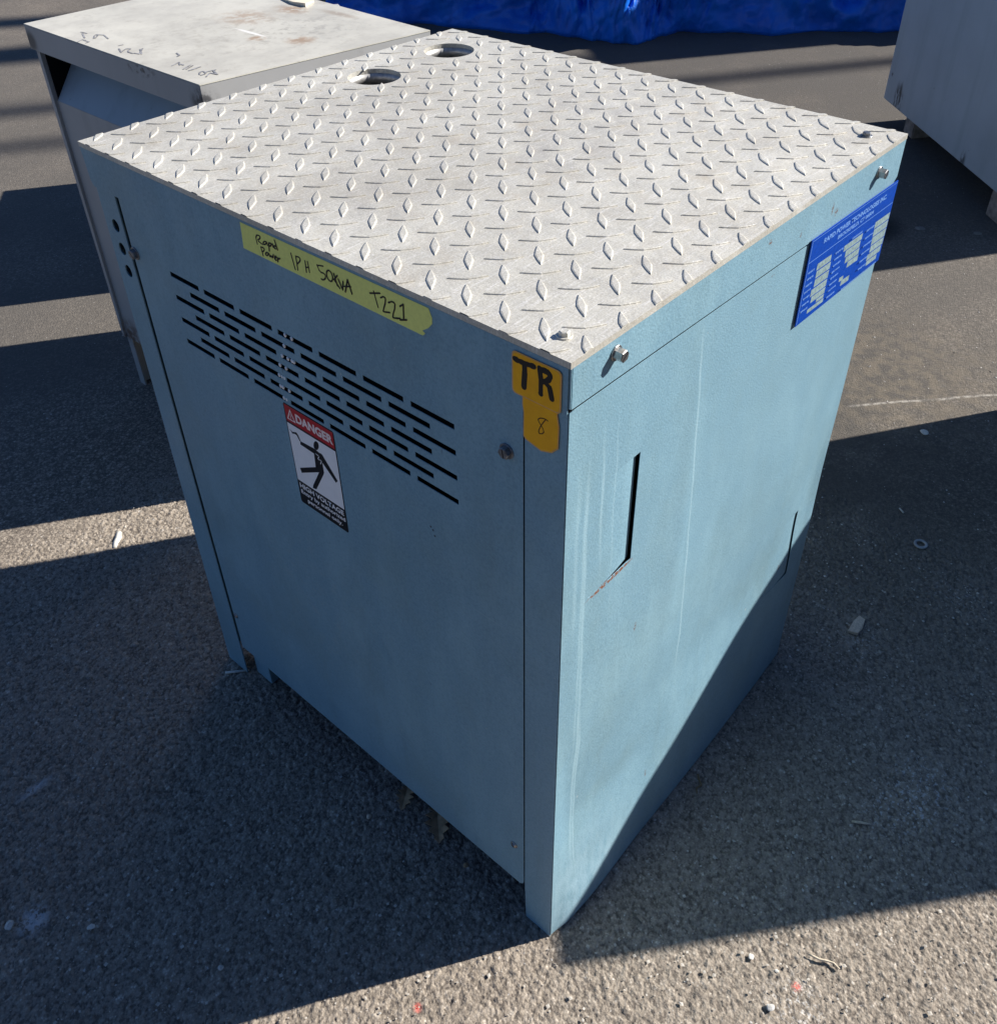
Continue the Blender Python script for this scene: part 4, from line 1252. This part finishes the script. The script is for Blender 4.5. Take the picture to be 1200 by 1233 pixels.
# oak leaves poking out under the door
def leaf(x, y, ang, L, label, tilt=0.3):
    prof = [(0, .03), (.08, .10), (.16, .30), (.22, .14), (.32, .42), (.40, .18), (.52, .46), (.60, .20), (.72, .34), (.80, .12), (.90, .16), (1.0, 0.0)]
    top = [(a * L, b * L * 0.75) for a, b in prof]; bot = [(a * L, -b * L * 0.7) for a, b in prof[::-1][1:]]
    pts = top + bot
    bm = bmesh.new()
    c, s = math.cos(ang), math.sin(ang)
    def T_(a, b, dz=0): return (x + a * c - b * s, y + a * s + b * c, 0.004 + abs(b) * tilt + 0.10 * a * (1 - a / L) + dz)
    n = len(top)
    up = [bm.verts.new(T_(a, b)) for a, b in top]; mid = [bm.verts.new(T_(a, 0)) for a, b in top]
    lo = [bm.verts.new(T_(a, -b * 0.93)) for a, b in top]
    for i in range(n - 1):
        for q in ((up[i], mid[i], mid[i + 1], up[i + 1]), (mid[i], lo[i], lo[i + 1], mid[i + 1])):
            try: bm.faces.new(q)
            except ValueError: pass
    o = bmobj('oak_leaf', bm, M['leaf'])
    o.modifiers.new('thick', 'SOLIDIFY').thickness = 0.0006
    return tag(o, label, 'leaf')


leaf(0.036, 0.246, math.radians(-132), 0.062, 'dry brown oak leaf poking out under the door, nearest the front corner')
leaf(0.030, 0.300, math.radians(-148), 0.042, 'dry brown oak leaf half hidden under the door, behind the other leaf')
rock('pebble', -0.043, 0.308, 0.0042, M['chip'], 'small tan fragment in the shade left of the leaves', 'fragment', 0.4, seed=21)
rock('pebble', -0.003, 0.150, 0.0042, M['leaf'], 'small brown fragment in the shade in front of the door corner', 'fragment', 0.4, seed=22)

# loose grit, too much to count
def grit(name, n, mat, x0, x1, y0, y1, r0, r1, hgt=0.5):
    vs, fs = [], []
    oct_f = ((0, 2, 4), (2, 1, 4), (1, 3, 4), (3, 0, 4), (2, 0, 5), (1, 2, 5), (3, 1, 5), (0, 3, 5))
    for _ in range(n):
        x, y = random.uniform(x0, x1), random.uniform(y0, y1)
        if 0.0 < x < D and -0.01 < y < W: continue
        r = r0 + (r1 - r0) * random.random() ** 3
        a = random.uniform(0, 6.28); c, s = math.cos(a) * r, math.sin(a) * r
        e = random.uniform(0.5, 1.0); k = len(vs)
        vs += [(x + c, y + s, 0.0009), (x - c, y - s, 0.001), (x - s * e, y + c * e, 0.0008), (x + s * e, y - c * e, 0.001), (x + c * .2, y, 0.0007 + r * hgt), (x, y, -0.001)]
        fs += [tuple(k + t for t in f) for f in oct_f]
    return tag(mesh(name, vs, fs, mat), kind='stuff')


grit('loose_grit', 900, M['stone'], -0.7, 2.4, -0.6, 1.9, 0.0007, 0.0030)
grit('embedded_chippings', 3200, flat('pale worn chippings', (0.50, 0.46, 0.40), 0.9, 0, 0.3, 0.35, 200), -0.5, 1.0, -0.62, 0.5, 0.0010, 0.0036, 0.2)
grit('dark_grit', 700, M['darkstone'], -0.7, 2.4, -0.6, 1.9, 0.0009, 0.0034)
